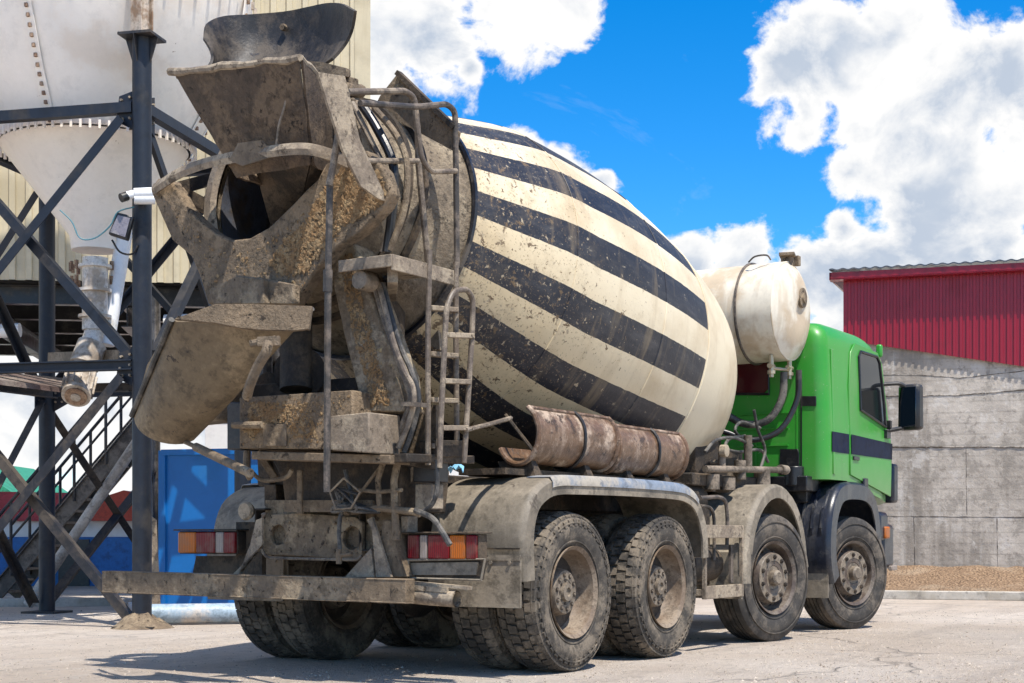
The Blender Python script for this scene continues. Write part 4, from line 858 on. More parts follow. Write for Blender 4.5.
# raised pillar panel, door skin and seams
def side_poly(pts, s, th=.012, off=.004):
    return [V((x, s*(HW+off-.035*max(0, (z-1.9)/.95)), z)) for x, z in pts]
for s in (-1, 1):
    dz = [(5.22, 1.46), (6.42, 1.28), (6.46, 1.75), (6.36, 2.02), (6.22, 2.60), (6.10, 2.70), (5.42, 2.72), (5.30, 2.62), (5.22, 2.3)]
    m_ = MB(); m_.plate(side_poly(dz, s, off=.002), (0, s*.016, 0)); door = m_.obj('door', m_green, cab, bevel=.008)
    m_ = MB(); wz = [(5.50, 2.09), (5.95, 2.02), (6.24, 1.97), (6.22, 2.2), (6.12, 2.60), (6.05, 2.655), (5.56, 2.655), (5.50, 2.60)]
    fr_ = [(x, z) for x, z in wz]; m_.plate(side_poly(wz, s, off=.017), (0, s*.006, 0)); wi = m_.obj('side_window', m_glass, door, bevel=.003)
    m_ = MB(); pr = side_poly(wz, s, off=.025); m_.tube(pr, .014, 6, closed=True); m_.obj('window_seal', m_black, door)
    m_ = MB(); hz = [(5.32, 1.36), (5.50, 1.34), (5.50, 1.45), (5.36, 1.47)]
    m_.box((5.36, s*(HW+.022), 1.62), (.16, .02, .035)); m_.obj('door_handle', m_black, door, bevel=.004)
    sp = [(CX0+.12, 1.655), (5.205, 1.655), (5.205, 1.84), (CX0+.12, 1.84)]
    m_ = MB(); m_.plate(side_poly(sp, s, off=.006), (0, s*.003, 0)); m_.obj('stripe', m_stripe, cab)
    sp = [(5.235, 1.655), (6.44, 1.655), (6.455, 1.815), (5.235, 1.84)]
    m_ = MB(); m_.plate(side_poly(sp, s, off=.019), (0, s*.003, 0)); m_.obj('stripe', m_stripe, door)
    # ribs on the pillar
    m_ = MB()
    m_.plate([V((CX0+.15, s*(HW+.0), 1.45)), V((CX0+.20, s*(HW+.0), 1.45)), V((CX0+.20, s*(HW-.025), 2.6)), V((CX0+.15, s*(HW-.025), 2.6))], (0, s*.012, 0)); m_.obj('pillar_rib', m_green, cab, bevel=.005)
    m_ = MB(); m_.box((5.62, s*(HW+.02), 1.36), (.12, .03, .16)); m_.obj('side_vent', m_black, cab, bevel=.01)
m_ = MB()     # stripe round the rear corner
m_ = MB(); m_.plate([V((CX0-.004, -.96, 1.45)), V((CX0-.004, -.945, 1.45)), V((CX0-.004, -.945, 2.62)), V((CX0-.004, -.96, 2.62))], (.006, 0, 0))
for z in (1.72, 1.88, 2.02): m_.box((CX0-.006, -.62, z), (.02, .5, .012))
m_.box((CX0-.006, -.55, 1.5), (.02, .012, .5)); m_.obj('panel_seam', m_green, cab)
m_ = MB(); m_.box((CX0-.01, -1.0, 1.9), (.008, .012, .9)); m_.obj('shut_line', m_black, cab)
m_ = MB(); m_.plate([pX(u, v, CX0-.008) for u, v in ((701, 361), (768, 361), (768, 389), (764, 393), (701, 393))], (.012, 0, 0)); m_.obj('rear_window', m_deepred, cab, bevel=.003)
m_ = MB(); pp = [pX(u, v, CX0-.012) for u, v in ((700, 360), (769, 360), (769, 394), (700, 394))]; m_.tube(pp, .014, 6, closed=True); m_.obj('window_seal', m_black, cab)
m_ = MB(); m_.plate([pX(u, v, CX0-.01) for u, v in ((800, 396), (816, 396), (816, 406), (800, 406))], (.012, 0, 0)); m_.obj('rear_vent', m_black, cab, bevel=.004); m_ = MB(); m_.plate([pX(u, v, CX0-.01) for u, v in ((780, 449), (798, 449), (799, 455), (799, 475), (779, 475))], (.012, 0, 0)); m_.obj('rear_vent', m_black, cab, bevel=.004)
b = MB(); b.box((CX0+.5, 0, 1.30), (1.0, 2.1, .22)); b.tube([(CX0-.06, -.95, 1.34), (CX0-.06, -.95, 1.52)], .09, 16); b.box((CX0+.02, -.7, 1.36), (.3, .8, .14)); b.obj('cab_mount', m_black, T, bevel=.01)
b = MB(); b.tube([(CX0+.25, -.95, 2.8), (CX0+.25, -.95, 3.0)], .010, 6); b.obj('antenna', m_black, cab)
b = MB(); b.box((6.20, -HW+.03, 2.73), (.06, .06, .13)); b.obj('marker_lamp', m_green, cab, bevel=.02)
b = MB(); b.plate([V((6.30, -1.10, 2.0)), V((6.30, 1.10, 2.0)), V((6.30, 1.05, 2.66)), V((6.30, -1.05, 2.66))], (.02, 0, 0))
ws = [V((6.63, -1.0, 1.98)), V((6.63, 1.0, 1.98)), V((6.34, .95, 2.64)), V((6.34, -.95, 2.64))]; b = MB(); b.plate(ws, (.015, 0, .005)); b.obj('windscreen', m_glass, cab)
# front bumper, corner panel, headlight
b = MB(); b.box((6.48, 0, .78), (.36, 2.44, .46)); b.box((6.30, -1.16, .98), (.30, .14, .30)); b.box((6.30, 1.16, .98), (.30, .14, .30)); fb = b.obj('front_bumper', m_blackplastic, T, bevel=.05)
b = MB(); b.box((6.68, 0, 1.38), (.04, 1.8, .5)); b.obj('grille', m_black, cab, bevel=.02)
for s in (-1, 1):
    b = MB(); b.box((6.55, s*1.20, 1.42), (.16, .14, .40)); b.obj('corner_deflector', m_blackplastic, cab, bevel=.03)
    b = MB(); b.box((6.35, s*1.232, .92), (.14, .04, .12)); b.obj('headlight', m_lor, fb, bevel=.015)
    b = MB(); b.box((6.55, s*1.235, .56), (.18, .04, .05)); b.obj('bumper_lamp', m_lwh, fb, bevel=.01)
# mirrors
for s in (-1, 1):
    c0 = V((6.40, s*1.465, 2.17)); Mr = Matrix.Rotation(s*R(12), 3, 'Z')
    b = MB(); b.box(c0, (.13, .24, .46), rot=Mr, taper=.96); mi = b.obj('mirror', m_black, T, bevel=.035)
    b = MB(); b.tube(rounded([V((6.25, s*1.22, 2.40)), V((6.33, s*1.38, 2.41)), V((6.39, s*1.44, 2.36)), V((6.40, s*1.47, 2.2))], .04), .020, 8); b.tube([V((6.28, s*1.22, 1.93)), V((6.38, s*1.42, 1.97))], .022, 8); b.obj('mirror_arm', m_black, mi); b = MB(); b.box((6.27, s*1.25, 1.90), (.12, .07, .08)); b.box((6.31, s*1.27, 2.0), (.05, .05, .08)); b.obj('mirror_arm', m_black, mi)
    mg = NT('mirror_glass').fin((.16, .17, .18), .03, 1.0)
    b = MB(); b.box(c0+Mr @ V((-.068, 0, 0)), (.006, .19, .40), rot=Mr); b.obj('mirror_glass', mg, mi, bevel=.002)

# dried mortar crust: clots clinging to the steel
def crust(name, parent, X, poly, n, rmin, rmax, seed, bias=None):
    rg = random.Random(seed); m_ = MB(); us = [p[0] for p in poly]; vs_ = [p[1] for p in poly]; k = 0
    def ins(u, v):
        c = False
        for i in range(len(poly)):
            (x1, y1), (x2, y2) = poly[i], poly[i-1]
            if (y1 > v) != (y2 > v) and u < (x2-x1)*(v-y1)/(y2-y1)+x1: c = not c
        return c
    while k < n:
        u, v = rg.uniform(min(us), max(us)), rg.uniform(min(vs_), max(vs_))
        if not ins(u, v): continue
        k += 1; c = pX(u, v, X); r_ = rmin+(rmax-rmin)*rg.random()**2; q = []; ey, ez = rg.uniform(.6, 1.8), rg.uniform(.6, 1.8)
        for (x, y, z) in ((0,0,1),(0,0,-1),(0,1,0),(0,-1,0),(-1,0,0),(.6,0,0),(-.5,.6,.6),(-.5,-.6,.6),(-.5,.6,-.6),(-.5,-.6,-.6)):
            q.append(c+V((x*.45, y*ey, z*ez))*r_*rg.uniform(.5, 1.5))
        m_.add(q, [(0,6,4),(0,4,7),(1,4,8),(1,9,4),(6,2,4),(2,8,4),(7,4,3),(3,4,9),(0,2,6),(0,7,3),(1,8,2),(1,3,9)])
    o_ = m_.obj(name, m_crust, parent, angle=30); o_['kind'] = 'stuff'; return o_
crust('dried_mortar', yf, XB-.004, [(268, 262), (284, 240), (300, 228), (318, 200), (335, 175), (352, 165), (372, 178), (384, 196), (378, 206), (345, 225), (325, 245), (305, 272), (280, 275)], 2600, .003, .015, 1)
crust('dried_mortar', yf, XB-.004, [(340, 168), (360, 160), (384, 180), (384, 200), (352, 215)], 1200, .003, .016, 2)
crust('dried_mortar', yf, XB-.004, [(172, 212), (190, 225), (215, 245), (250, 252), (290, 222), (338, 175), (372, 178), (384, 200), (340, 240), (300, 290), (225, 296), (205, 265)], 420, .002, .009, 11)
crust('dried_mortar', bb, -1.552, [(242, 400), (350, 393), (350, 410), (326, 412), (326, 446), (242, 446)], 260, .002, .007, 12)
crust('dried_mortar', bb, -1.552, [(250, 402), (286, 402), (286, 422), (262, 428), (252, 440), (246, 430)], 420, .003, .014, 3)
crust('dried_mortar', bb, -1.552, [(286, 405), (310, 402), (316, 436), (292, 440)], 220, .003, .011, 4)
crust('dried_mortar', lg0, -1.385, [(339, 258), (352, 252), (362, 300), (376, 350), (390, 405), (372, 405), (352, 330)], 1100, .002, .010, 5)

# ================================================================== SILO
def basepos(u, D): return gD(u, D)
PA, PB = basepos(142, 14.4), basepos(47, 17.3)
SCN = (PA+PB)/2; hd = (PB-PA)/2; pe = V((-hd.y, hd.x, 0)); 
PC, PE = SCN-pe, SCN+pe
if (PC-CAM).dot(RT) < (PE-CAM).dot(RT): PC, PE = PE, PC
z1, z2, zt = 2.53, 5.0, 5.66
silo = thing('cement_silo', 'white cement silo with conical outlet standing on dark blue braced steel posts', 'silo', SCN)
SM = None
def sp(b_, name, mat, par=silo, bevel=0, angle=35, top=True):
    o_ = b_.obj(name, mat, None, bevel, angle); return keep(o_, par) if par is silo else setpar(o_, par)
def setpar(o_, par):
    o_.parent = par; o_.matrix_parent_inverse = par.matrix_parent_inverse.copy() if False else Matrix.Identity(4); return o_
e1 = (PE-PA).normalized(); rotz = math.atan2(e1.y, e1.x)
corners = {'A': PA, 'C': PC, 'B': PB, 'E': PE}
for k, p in corners.items():
    b = MB(); b.tube([p, p+V((0, 0, zt))], .092, 24); po = sp(b, 'post', m_navy)
    b = MB(); b.box(p+V((0, 0, zt+.01)), (.34, .34, .025), rot=rotz)
    for q in range(4):
        d = V((math.cos(rotz+q*math.pi/2), math.sin(rotz+q*math.pi/2), 0)); b.plate([p+d*.09+V((0, 0, zt)), p+d*.17+V((0, 0, zt)), p+d*.09+V((0, 0, zt-.25))], d.cross(V((0, 0, 1)))*.01)
    setpar(b.obj('cap_plate', m_navy_worn), po); b = MB(); b.box(p+V((0, 0, .012)), (.42, .42, .024), rot=rotz); setpar(b.obj('base_plate', m_navy_worn), po)
    b = MB(); b.tube([p+V((0, 0, zt+.02)), p.lerp(V((SCN.x, SCN.y, 0)), .0)+V((0, 0, 7.0))], .07, 12); b.bar(p+V((0, 0, zt+.02)), p+V((0, 0, 7.2)), .14, .16, up=V((1, 0, 0)), prof='I'); sp(b, 'silo_leg', m_silo_rim)
seq = [PA, PE, PB, PC]
for i in range(4):
    p, q = seq[i], seq[(i+1) % 4]; d = (q-p).normalized(); a_, c_ = p+d*.09, q-d*.09
    for z in (z1, z2):
        b = MB(); b.bar(a_+V((0, 0, z)), c_+V((0, 0, z)), .10, .10, prof='C' if z > 3 else 'I'); sp(b, 'tie_beam', m_navy)
        b = MB()
        for e_, sg in ((p, 1), (q, -1)):
            c2 = e_+d*sg*.17+V((0, 0, z)); nrm_ = d.cross(V((0, 0, 1))); b.plate([c2-d*.10+V((0, 0, .17)), c2+d*.07+V((0, 0, .12)), c2+d*.10-V((0, 0, .12)), c2-d*.10-V((0, 0, .22))], nrm_*.012)
            for dx, dz_ in ((-.05, .1), (.04, .08), (-.05, 0), (.05, -.03), (-.05, -.1), (.03, -.1)):
                for sd_ in (-1, 1): b.bolt(c2+d*dx*sg+V((0, 0, dz_)), nrm_*sd_, .013, .028, 1)
        sp(b, 'gusset_plate', [m_navy, m_light_mud])
    nrm_ = d.cross(V((0, 0, 1)))*.06
    for (lo, hi) in ((.10, z1-.12), (z1+.12, z2-.12)):
        if i in (2, 3) and lo < 1: continue      # these bays stay open for the loading lane
        mt = m_navy_worn if lo < 1 else m_navy
        b = MB(); b.bar(p+d*.17+V((0, 0, lo))+nrm_, q-d*.17+V((0, 0, hi))+nrm_, .09, .09, up=nrm_, prof='L'); sp(b, 'brace', mt)
        b = MB(); b.bar(p+d*.17+V((0, 0, hi))-nrm_, q-d*.17+V((0, 0, lo))-nrm_, .09, .09, up=nrm_, prof='L'); sp(b, 'brace', mt)
lp_ = gD(153, 19.2)
for za_, zb__ in ((.1, 1.72), (2.4, .5)):
    b = MB(); b.bar(PB+V((0, 0, za_)), lp_+V((0, 0, zb__)), .09, .09, up=AX, prof='L'); sp(b, 'brace', m_navy_worn)
S0 = V((SCN.x, SCN.y, 0))+RT*.05
b = MB(); zc = .865+(538-150)*15.85/1500
b.lathe([(3.9, 0), (3.9, .24), (4.05, .26), (zc, .97)], o=S0, axis=V((0, 0, 1)), up=AX, n=64); cone = sp(b, 'lower_cone', m_silo)
b = MB(); b.lathe([(zc+.01, .99), (zc+.5, 1.26), (zc+1.0, 1.49), (zc+1.5, 1.64), (12.5, 1.64), (13.3, .6), (13.4, 0)], o=S0, axis=V((0, 0, 1)), up=AX, n=72); tank = sp(b, 'silo_shell', m_silo)
b = MB(); b.lathe([(zc-.045, .92), (zc-.03, 1.07), (zc-.008, 1.07), (zc-.012, 1.0)], o=S0, axis=V((0, 0, 1)), n=64); b.lathe([(zc+.045, .96), (zc+.03, 1.07), (zc+.008, 1.07), (zc+.008, 1.0)], o=S0, axis=V((0, 0, 1)), n=64)
for i in range(72): a_ = 2*math.pi*i/72; b.box(S0+V((math.cos(a_)*1.045, math.sin(a_)*1.045, zc)), (.024, .024, .085), rot=a_, mi=1)
sp(b, 'flange', [m_silo_rim, m_silo]); b = MB(); b.lathe([(zc+1.48, 1.60), (zc+1.48, 1.72), (zc+1.52, 1.72), (zc+1.52, 1.62)], o=S0, axis=V((0, 0, 1)), n=72)
for i in range(60):
    a_ = 2*math.pi*i/60; b.box(S0+V((math.cos(a_)*1.68, math.sin(a_)*1.68, zc+1.50)), (.03, .03, .08), rot=a_, mi=1)
sp(b, 'flange', [m_silo_rim, m_silo_rim])
for a_ in (TH+R(180-9), TH+R(180+82), TH+R(30), TH+R(-60)):
    b = MB(); d = V((math.cos(a_), math.sin(a_), 0)); sp_ = catmull([S0+d*(rr_+.012)+V((0, 0, zc+zz_)) for rr_, zz_ in ((1.0, .03), (1.26, .5), (1.49, 1.0), (1.64, 1.48), (1.64, 3.0), (1.64, 4.5))], 6); sd2 = d.cross(V((0, 0, 1))); b.sheet([[p_-sd2*.05, p_+sd2*.05] for p_ in sp_], .012)
    for q in sp_: b.box(q+d*.02, (.03, .03, .035), rot=a_, mi=1)
    sp(b, 'bolted_seam', [m_silo, m_rustbolt])
b = MB(); b.lathe([(3.95, .23), (3.75, .23), (3.74, .27), (3.70, .27), (3.69, .22), (3.60, .22), (3.59, .26), (3.54, .26), (3.53, .20), (3.05, .18), (2.98, .15)], o=S0, axis=V((0, 0, 1)), n=40)
for z in (3.72, 3.565):
    for i in range(16): a_ = 2*math.pi*i/16; b.box(S0+V((math.cos(a_)*.25, math.sin(a_)*.25, z)), (.03, .03, .09), rot=a_, mi=1)
sp(b, 'outlet_valve', [m_silo_rim, m_rustbolt]); b = MB(); b.lathe([(4.14, .345), (4.05, .265), (3.93, .245), (3.93, .27), (3.90, .27)], o=S0, axis=V((0, 0, 1)), n=40); sp(b, 'outlet_collar', m_silo_rim)

# screw conveyor (white inclined tube and motor), hangs under the silo
cv0 = pD(80, 385, 15.4); cv1 = pD(124, 215, 15.6)
conv = thing('screw_conveyor', 'white screw conveyor tube with its motor slung below the silo outlet', 'conveyor', V((cv0.x, cv0.y, cv0.z)))
def cv(b_, name, mat, bevel=0): return keep(b_.obj(name, mat, None, bevel), conv)
b = MB(); b.tube([pD(106, 345, 15.7), pD(128, 212, 15.9)], .085, 24); cv(b, 'tube', m_white)
b = MB(); b.tube([pD(95, 258, 15.6), pD(95, 330, 15.6)], .13, 24); b.tube([pD(95, 330, 15.6), pD(88, 352, 15.5)], .10, 24)
for v in (268, 292, 318): c = pD(95, v, 15.6); b.tube([c, c+V((0, 0, .03))], .17, 24)
cv(b, 'inlet', grime('dirty_white_pipe', (.72, .67, .60), (.42, .34, .26), .45, 4, .5, .2, .003, (.25, .16, .1), .62, 9))
b = MB(); b.tube([pD(92, 345, 15.4), pD(84, 366, 15.3)], .15, 24); b.tube([pD(84, 366, 15.3), pD(81, 376, 15.2)], .12, 20); m_motor = grime('motor_paint', (.50, .44, .37), (.28, .22, .16), .5, 5, .6, .3, .004); cv(b, 'gearbox', m_motor)
b = MB(); a_, c_ = pD(82, 372, 15.2), pD(76, 396, 14.95); b.tube([a_, c_], .145, 28)
d = (c_-a_).normalized()
for i in range(14):
    t = 2*math.pi*i/14; s1 = d.cross(V((1, 0, 0))).normalized(); s2 = d.cross(s1); q = s1*math.cos(t)+s2*math.sin(t); b.bar(a_.lerp(c_, .15)+q*.15, a_.lerp(c_, .85)+q*.15, .012, .03, up=q)
b.tube([c_, c_+d*.02], .11, 24, mi=1); b.tube([c_+d*.02, c_+d*.03], .05, 16); b.box(a_.lerp(c_, .4)+V((0, 0, .15)), (.16, .12, .08)); cv(b, 'motor', [m_motor, m_rustbolt])

# service platform at mid height of the tower
plat = thing('service_platform', 'brown steel service platform deck bolted across the silo tower', 'platform', PB)
b = MB()
b.bar(pD(52, 362, 16.6), pD(122, 360, 15.2), .10, .20); q = keep(b.obj('deck_beam', grime('brown_beam', (.20, .15, .10), (.32, .26, .19), .5, 2, .8, .3, .006)), plat)
b = MB(); b.plate([pD(u, v, D_) for u, v, D_ in ((-60, 366, 14.6), (-60, 372, 14.0), (66, 388, 15.0), (66, 378, 16.4))], (0, 0, -.05)); keep(b.obj('deck_plate', grime('deck_sheet', (.12, .08, .07), (.22, .18, .15), .5, 2, .7, .3, .006)), plat)
b = MB(); b.bar(pD(-60, 378, 14.9), pD(55, 393, 16.6), .08, .12, prof='C'); b.bar(pD(88, 388, 15.6), pD(132, 387, 14.7), .07, .09, prof='C'); keep(b.obj('deck_edge', m_navy_worn), plat)

# camera and lamp box on the front post
zc_ = .865+(538-196)*14.3/1500
cm_ = thing('security_camera', 'white bullet security camera strapped to the front silo post', 'camera', pD(140, 198, 14.25))
b = MB(); b.tube([pD(126, 196, 14.15), pD(134, 194, 14.2)], .040, 16); b.tube([pD(134, 194, 14.2), pD(156, 193, 14.25)], .055, 18); b.tube([pD(134, 199, 14.2), pD(155, 199, 14.25)], .05, 14); keep(b.obj('housing', m_white, None, .006), cm_)
b = MB(); b.tube([pD(121, 198, 14.12), pD(127, 196, 14.16)], .043, 16); keep(b.obj('lens', m_black), cm_)
lb = thing('floodlight', 'grey floodlight box tilted beside the front silo post', 'lamp', pD(122, 224, 14.3))
b = MB(); q = [pD(u, v, 14.2) for u, v in ((117, 212), (133, 216), (127, 240), (108, 234))]; b.plate(q, AX*.08); keep(b.obj('lamp_body', m_black, None, .012), lb)
b = MB(); q = [pD(u, v, 14.18) for u, v in ((118, 215), (130, 218), (125, 237), (110, 232))]; b.plate(q, AX*.01); keep(b.obj('lamp_glass', grime('lamp_glass', (.22, .20, .22), (.3, .28, .27), .4, 4, .25, .05, .002)), lb)
b = MB(); b.tube([pD(u, v, 14.25) for u, v in ((60, 210), (72, 222), (80, 238), (95, 238), (110, 226), (118, 212), (134, 207))], .007, 6, smooth_n=5); tag(b.obj('cable', NT('teal_cable').fin((.06, .20, .24), .6)), 'thin teal cable looped across the silo cone to the camera', 'cable')
b = MB(); b.tube([pD(u, v, 14.3) for u, v in ((112, 240), (120, 252), (132, 254), (138, 245))], .010, 6, smooth_n=5); tag(b.obj('cable', m_black), 'short black cable hanging below the grey floodlight', 'cable')

# ================================================================== STAIR
sr = thing('steel_stairway', 'dusty grey steel stairway rising to the right behind the silo tower', 'stairs', gD(0, 19))
s0, s1 = pD(-8, 598, 19.2), pD(150, 412, 19.2); dr = (s1-s0).normalized(); wv_ = AX*.75
m_st = grime('stair_steel', (.075, .062, .05), (.20, .165, .13), .5, 1.6, .7, .3, .005)
for k in (0, 1):
    b = MB(); b.bar(s0+wv_*k, s1+wv_*k, .06, .20, prof='C'); q = keep(b.obj('stringer', m_st), sr)
    b = MB(); up_ = V((0, 0, .95)); b.tube([s0+wv_*k+up_, s1+wv_*k+up_], .022, 8); b.tube([s0+wv_*k+up_*.5, s1+wv_*k+up_*.5], .016, 8)
    for t in (.12, .32, .52, .72, .92): b.tube([s0.lerp(s1, t)+wv_*k, s0.lerp(s1, t)+wv_*k+up_], .02, 8)
    keep(b.obj('handrail', m_navy_worn), sr)
for i in range(16):
    b = MB(); t = (i+.5)/16; b.box(s0.lerp(s1, t)+wv_/2, (.24, .70, .03), rot=Matrix.Rotation(TH-math.pi/2, 3, 'Z')); keep(b.obj('tread', m_st), sr)
b = MB(); b.tube([pD(28, 605, 18.2), pD(165, 400, 18.2)], .065, 20); tag(b.obj('feed_pipe', grime('pale_pipe', (.38, .34, .29), (.50, .46, .40), .5, 2, .7, .2, .004)), 'pale dusty pipe slanting up beside the steel stairway', 'pipe')
ld = thing('landing_frame', 'steel landing frame carrying the top of the stairway behind the blue container edge', 'frame', gD(155, 19))
for u in (153, 330):
    for D_ in (19.2, 20.6): b = MB(); p = gD(u, D_); b.bar(p, p+V((0, 0, 4.0)), .13, .13, up=V((1, 0, 0)), prof='I'); keep(b.obj('post', grime('grey_post', (.12, .11, .10), (.25, .22, .19), .5, 1.6, .7, .3, .005)), ld)
b = MB(); b.box((gD(240, 19.9)+V((0, 0, 2.48))), (1.5, 2.5, .08), rot=TH); keep(b.obj('deck', m_st), ld)

# ================================================================== BACKGROUND
def corrug(m_, a, b_, z0, z1_, out, pitch=.2, dep=.03, rib=.4, z1b=None, z0b=None):
    """ribbed sheet from a to b (ground points), between z0 and z1 (optionally sloping to z0b / z1b)"""
    a, b_ = V(a), V(b_); Ln = (b_-a).length; d = (b_-a)/Ln; n_ = int(Ln/pitch); xs_ = []
    for i in range(n_+1):
        x = i*pitch; xs_ += [(x, 0), (x+pitch*(1-rib)*.9, 0), (x+pitch*(1-rib), dep), (x+pitch*.95, dep)]
    z1b = z1_ if z1b is None else z1b; z0b = z0 if z0b is None else z0b
    vs = []
    for x, dd in xs_:
        x = min(x, Ln); t = x/Ln; p = a+d*x+V(out)*dd; vs += [V((p.x, p.y, z0+(z0b-z0)*t)), V((p.x, p.y, z1_+(z1b-z1_)*t))]
    m_.add(vs, [(2*i, 2*i+2, 2*i+3, 2*i+1) for i in range(len(xs_)-1)])
# beige clad conveyor house on stilts
bh = thing('beige_clad_building', 'beige ribbed steel building raised on dark posts behind the silo', 'building', gD(180, 23))
D1 = 22.0; zb = .865+(538-298)*D1/1500
R0 = gD(361, D1-1.0); nn_ = -(AX+RT*((340-512)/F)).normalized(); dd = V((-nn_.y, nn_.x, 0)); dd = dd if dd.dot(RT) > 0 else -dd; L0 = R0-dd*11.5; nn_ = V((dd.y, -dd.x, 0))
if nn_.dot(AX) > 0: nn_ = -nn_
b = MB(); corrug(b, L0, R0, zb, 15, nn_, .22, .04); keep(b.obj('wall', m_beige), bh)
bk0, bk1 = L0-nn_*7, R0-nn_*7
b = MB(); corrug(b, R0, bk1, zb, 15, dd, .22, .04); keep(b.obj('wall', m_beige), bh)
b = MB(); corrug(b, bk1, bk0, zb, 15, -nn_, .22, .04); corrug(b, bk0, L0, zb, 15, -dd, .22, .04); keep(b.obj('wall', m_beige), bh)
b = MB(); c_ = (L0+bk1)/2; b.box((c_.x, c_.y, 15.05), ((R0-L0).length+.3, 7.3, .14), rot=math.atan2(dd.y, dd.x)); keep(b.obj('roof', m_roof), bh)
b = MB(); p = R0+nn_*.02+dd*.02; b.box((p.x, p.y, (zb+15)/2), (.22, .06, 15-zb), rot=math.atan2(dd.y, dd.x)); keep(b.obj('corner_trim', m_beige), bh)
b = MB(); 
for k in range(5): o_ = -nn_*(.4+k*1.5); b.bar(L0+o_+V((0, 0, zb-.14)), R0+o_+V((0, 0, zb-.14)), .16, .26, prof='I')
b.box((c_.x, c_.y, zb+.02), ((R0-L0).length-.1, 6.8, .04), rot=math.atan2(dd.y, dd.x)); keep(b.obj('floor_beams', m_black), bh)
b = MB(); 
for k in range(6): p, q = L0.lerp(R0, (k+.3)/6)-nn_*.4, L0.lerp(R0, (k+.3)/6)-nn_*6.4; b.bar(p+V((0, 0, zb-.42)), q+V((0, 0, zb-.42)), .16, .28, prof='I')
keep(b.obj('cross_beams', m_black), bh)
for u_, D_ in ((262, 20.6), (270, 25.5), (-130, 21.8), (-110, 26.8)):
    b = MB(); p = gD(u_, D_); b.bar(p, p+V((0, 0, zb-.5)), .2, .2, up=V((1, 0, 0)), prof='I'); keep(b.obj('post', m_black), bh)
b = MB(); b.tube([pD(165, 323, 21), pD(208, 322, 21)], .12, 16); b.tube([pD(-60, 333, 21), pD(20, 330, 21)], .10, 16); keep(b.obj('duct', m_white), bh)

# blue container box
bc = thing('blue_container', 'plain bright blue steel box container behind the truck rear', 'container', gD(210, 17.6))
P0, P1 = gD(163, 17.6), gD(345, 17.0); d = (P1-P0).normalized(); n2 = V((-d.y, d.x, 0)); n2 = n2 if n2.dot(AX) > 0 else -n2
b = MB(); cc = (P0+P1)/2+n2*1.2; zt_ = .865+(538-451)*17.6/1500; b.box((cc.x, cc.y, zt_/2+.02), ((P1-P0).length, 2.4, zt_-.04), rot=math.atan2(d.y, d.x)); keep(b.obj('body', m_bluebox, None, .02), bc)
b = MB(); rz = math.atan2(d.y, d.x)
for q in (P0, P1): b.box((q.x-n2.x*.01, q.y-n2.y*.01, zt_/2+.02), (.09, .05, zt_-.03), rot=rz)
b.box(((P0+P1)/2-n2*.012).to_tuple()[:2]+(zt_-.02,), ((P1-P0).length+.02, .06, .07), rot=rz); keep(b.obj('frame', m_bluebox, None, .006), bc)
# pipe on the ground
pg = MB(); a_, c_ = gD(128, 14.8, .11), gD(262, 15.2, .11); pg.tube([a_, c_], .10, 24, cap=False); pg.tube([a_, c_], .080, 24, cap=False); pg.tube([a_-(c_-a_).normalized()*.0, a_+(c_-a_).normalized()*.07], .125, 24, cap=False)
tag(pg.obj('ground_pipe', grime('blue_grey_pipe', (.30, .40, .50), (.50, .46, .42), .5, 2.2, .6, .3, .004)), 'dusty blue-grey pipe lying on the ground beside the front silo post', 'pipe')
ft = MB(); rows = []
for i in range(9):
    for_ = []
    for j in range(9):
        x, y = (i-4)/4, (j-4)/4; rr = math.hypot(x, y); for_.append(PA+V((x*.30, y*.30, max(-.02, .20*(1-rr))*random.uniform(.6, 1.3))))
    rows.append(for_)
ft.sheet(rows, .02, thdir=(0, 0, -1)); tag(ft.obj('spilled_cement', m_mud), 'small heap of spilled cement round the base of the front silo post', 'cement heap')
sb = MB(); q = [pD(u, v, 16.2) for u, v in ((146, 512), (156, 520), (160, 604), (150, 608))]; sb.plate(q, AX*.03); tag(sb.obj('leaning_panel', m_light_mud), 'narrow pale board leaning upright against the front silo post', 'board')

# far low buildings, left
fbld = thing('low_blue_building', 'long low blue and white building with a faded red roof seen through the silo legs', 'building', gD(40, 30))
Df = 27.0
def band(par, name, u0, u1, v0, v1, D_, mat, dep, off=0):
    a, c = gD(u0, D_), gD(u1, D_); d = (c-a).normalized(); n_ = AX; zt1, zb1 = .865+(538-v0)*D_/1500, max(0, .865+(538-v1)*D_/1500)
    b_ = MB(); m2 = (a+c)/2+n_*(dep/2+off); b_.box((m2.x, m2.y, (zt1+zb1)/2), ((c-a).length-off*2, dep-off, zt1-zb1), rot=math.atan2(d.y, d.x)); return keep(b_.obj(name, mat, None, .01), par)
band(fbld, 'blue_wall', -260, 170, 537, 600, Df, m_bluew, 4.0); band(fbld, 'white_wall', -260, 170, 521, 537.2, Df, m_whitew, 4.0, .02)
b = MB(); a, c = gD(-262, Df-.15), gD(86, Df-.15); zz = .865+(538-521)*Df/1500; za = .865+(538-490)*Df/1500
b.plate([V((a.x, a.y, zz)), V((c.x, c.y, zz)), V((c.x, c.y, za-.06)), V((a.x, a.y, za+.05))], AX*4.3); keep(b.obj('red_roof', m_redw), fbld)
b = MB(); a, c = gD(84, Df-.5), gD(172, Df-.5); md = a.lerp(c, .45); b.plate([V((a.x, a.y, zz)), V((c.x, c.y, zz)), V((c.x, c.y, za-.22)), V((md.x, md.y, za-.02)), V((a.x, a.y, za-.25))], AX*4.0); keep(b.obj('orange_gable', m_orange), fbld)
b = MB(); q = gD(74, Df-.03); b.box((q.x, q.y, .42), (.55, .06, .84), rot=TH-math.pi/2); keep(b.obj('door', m_black), fbld)
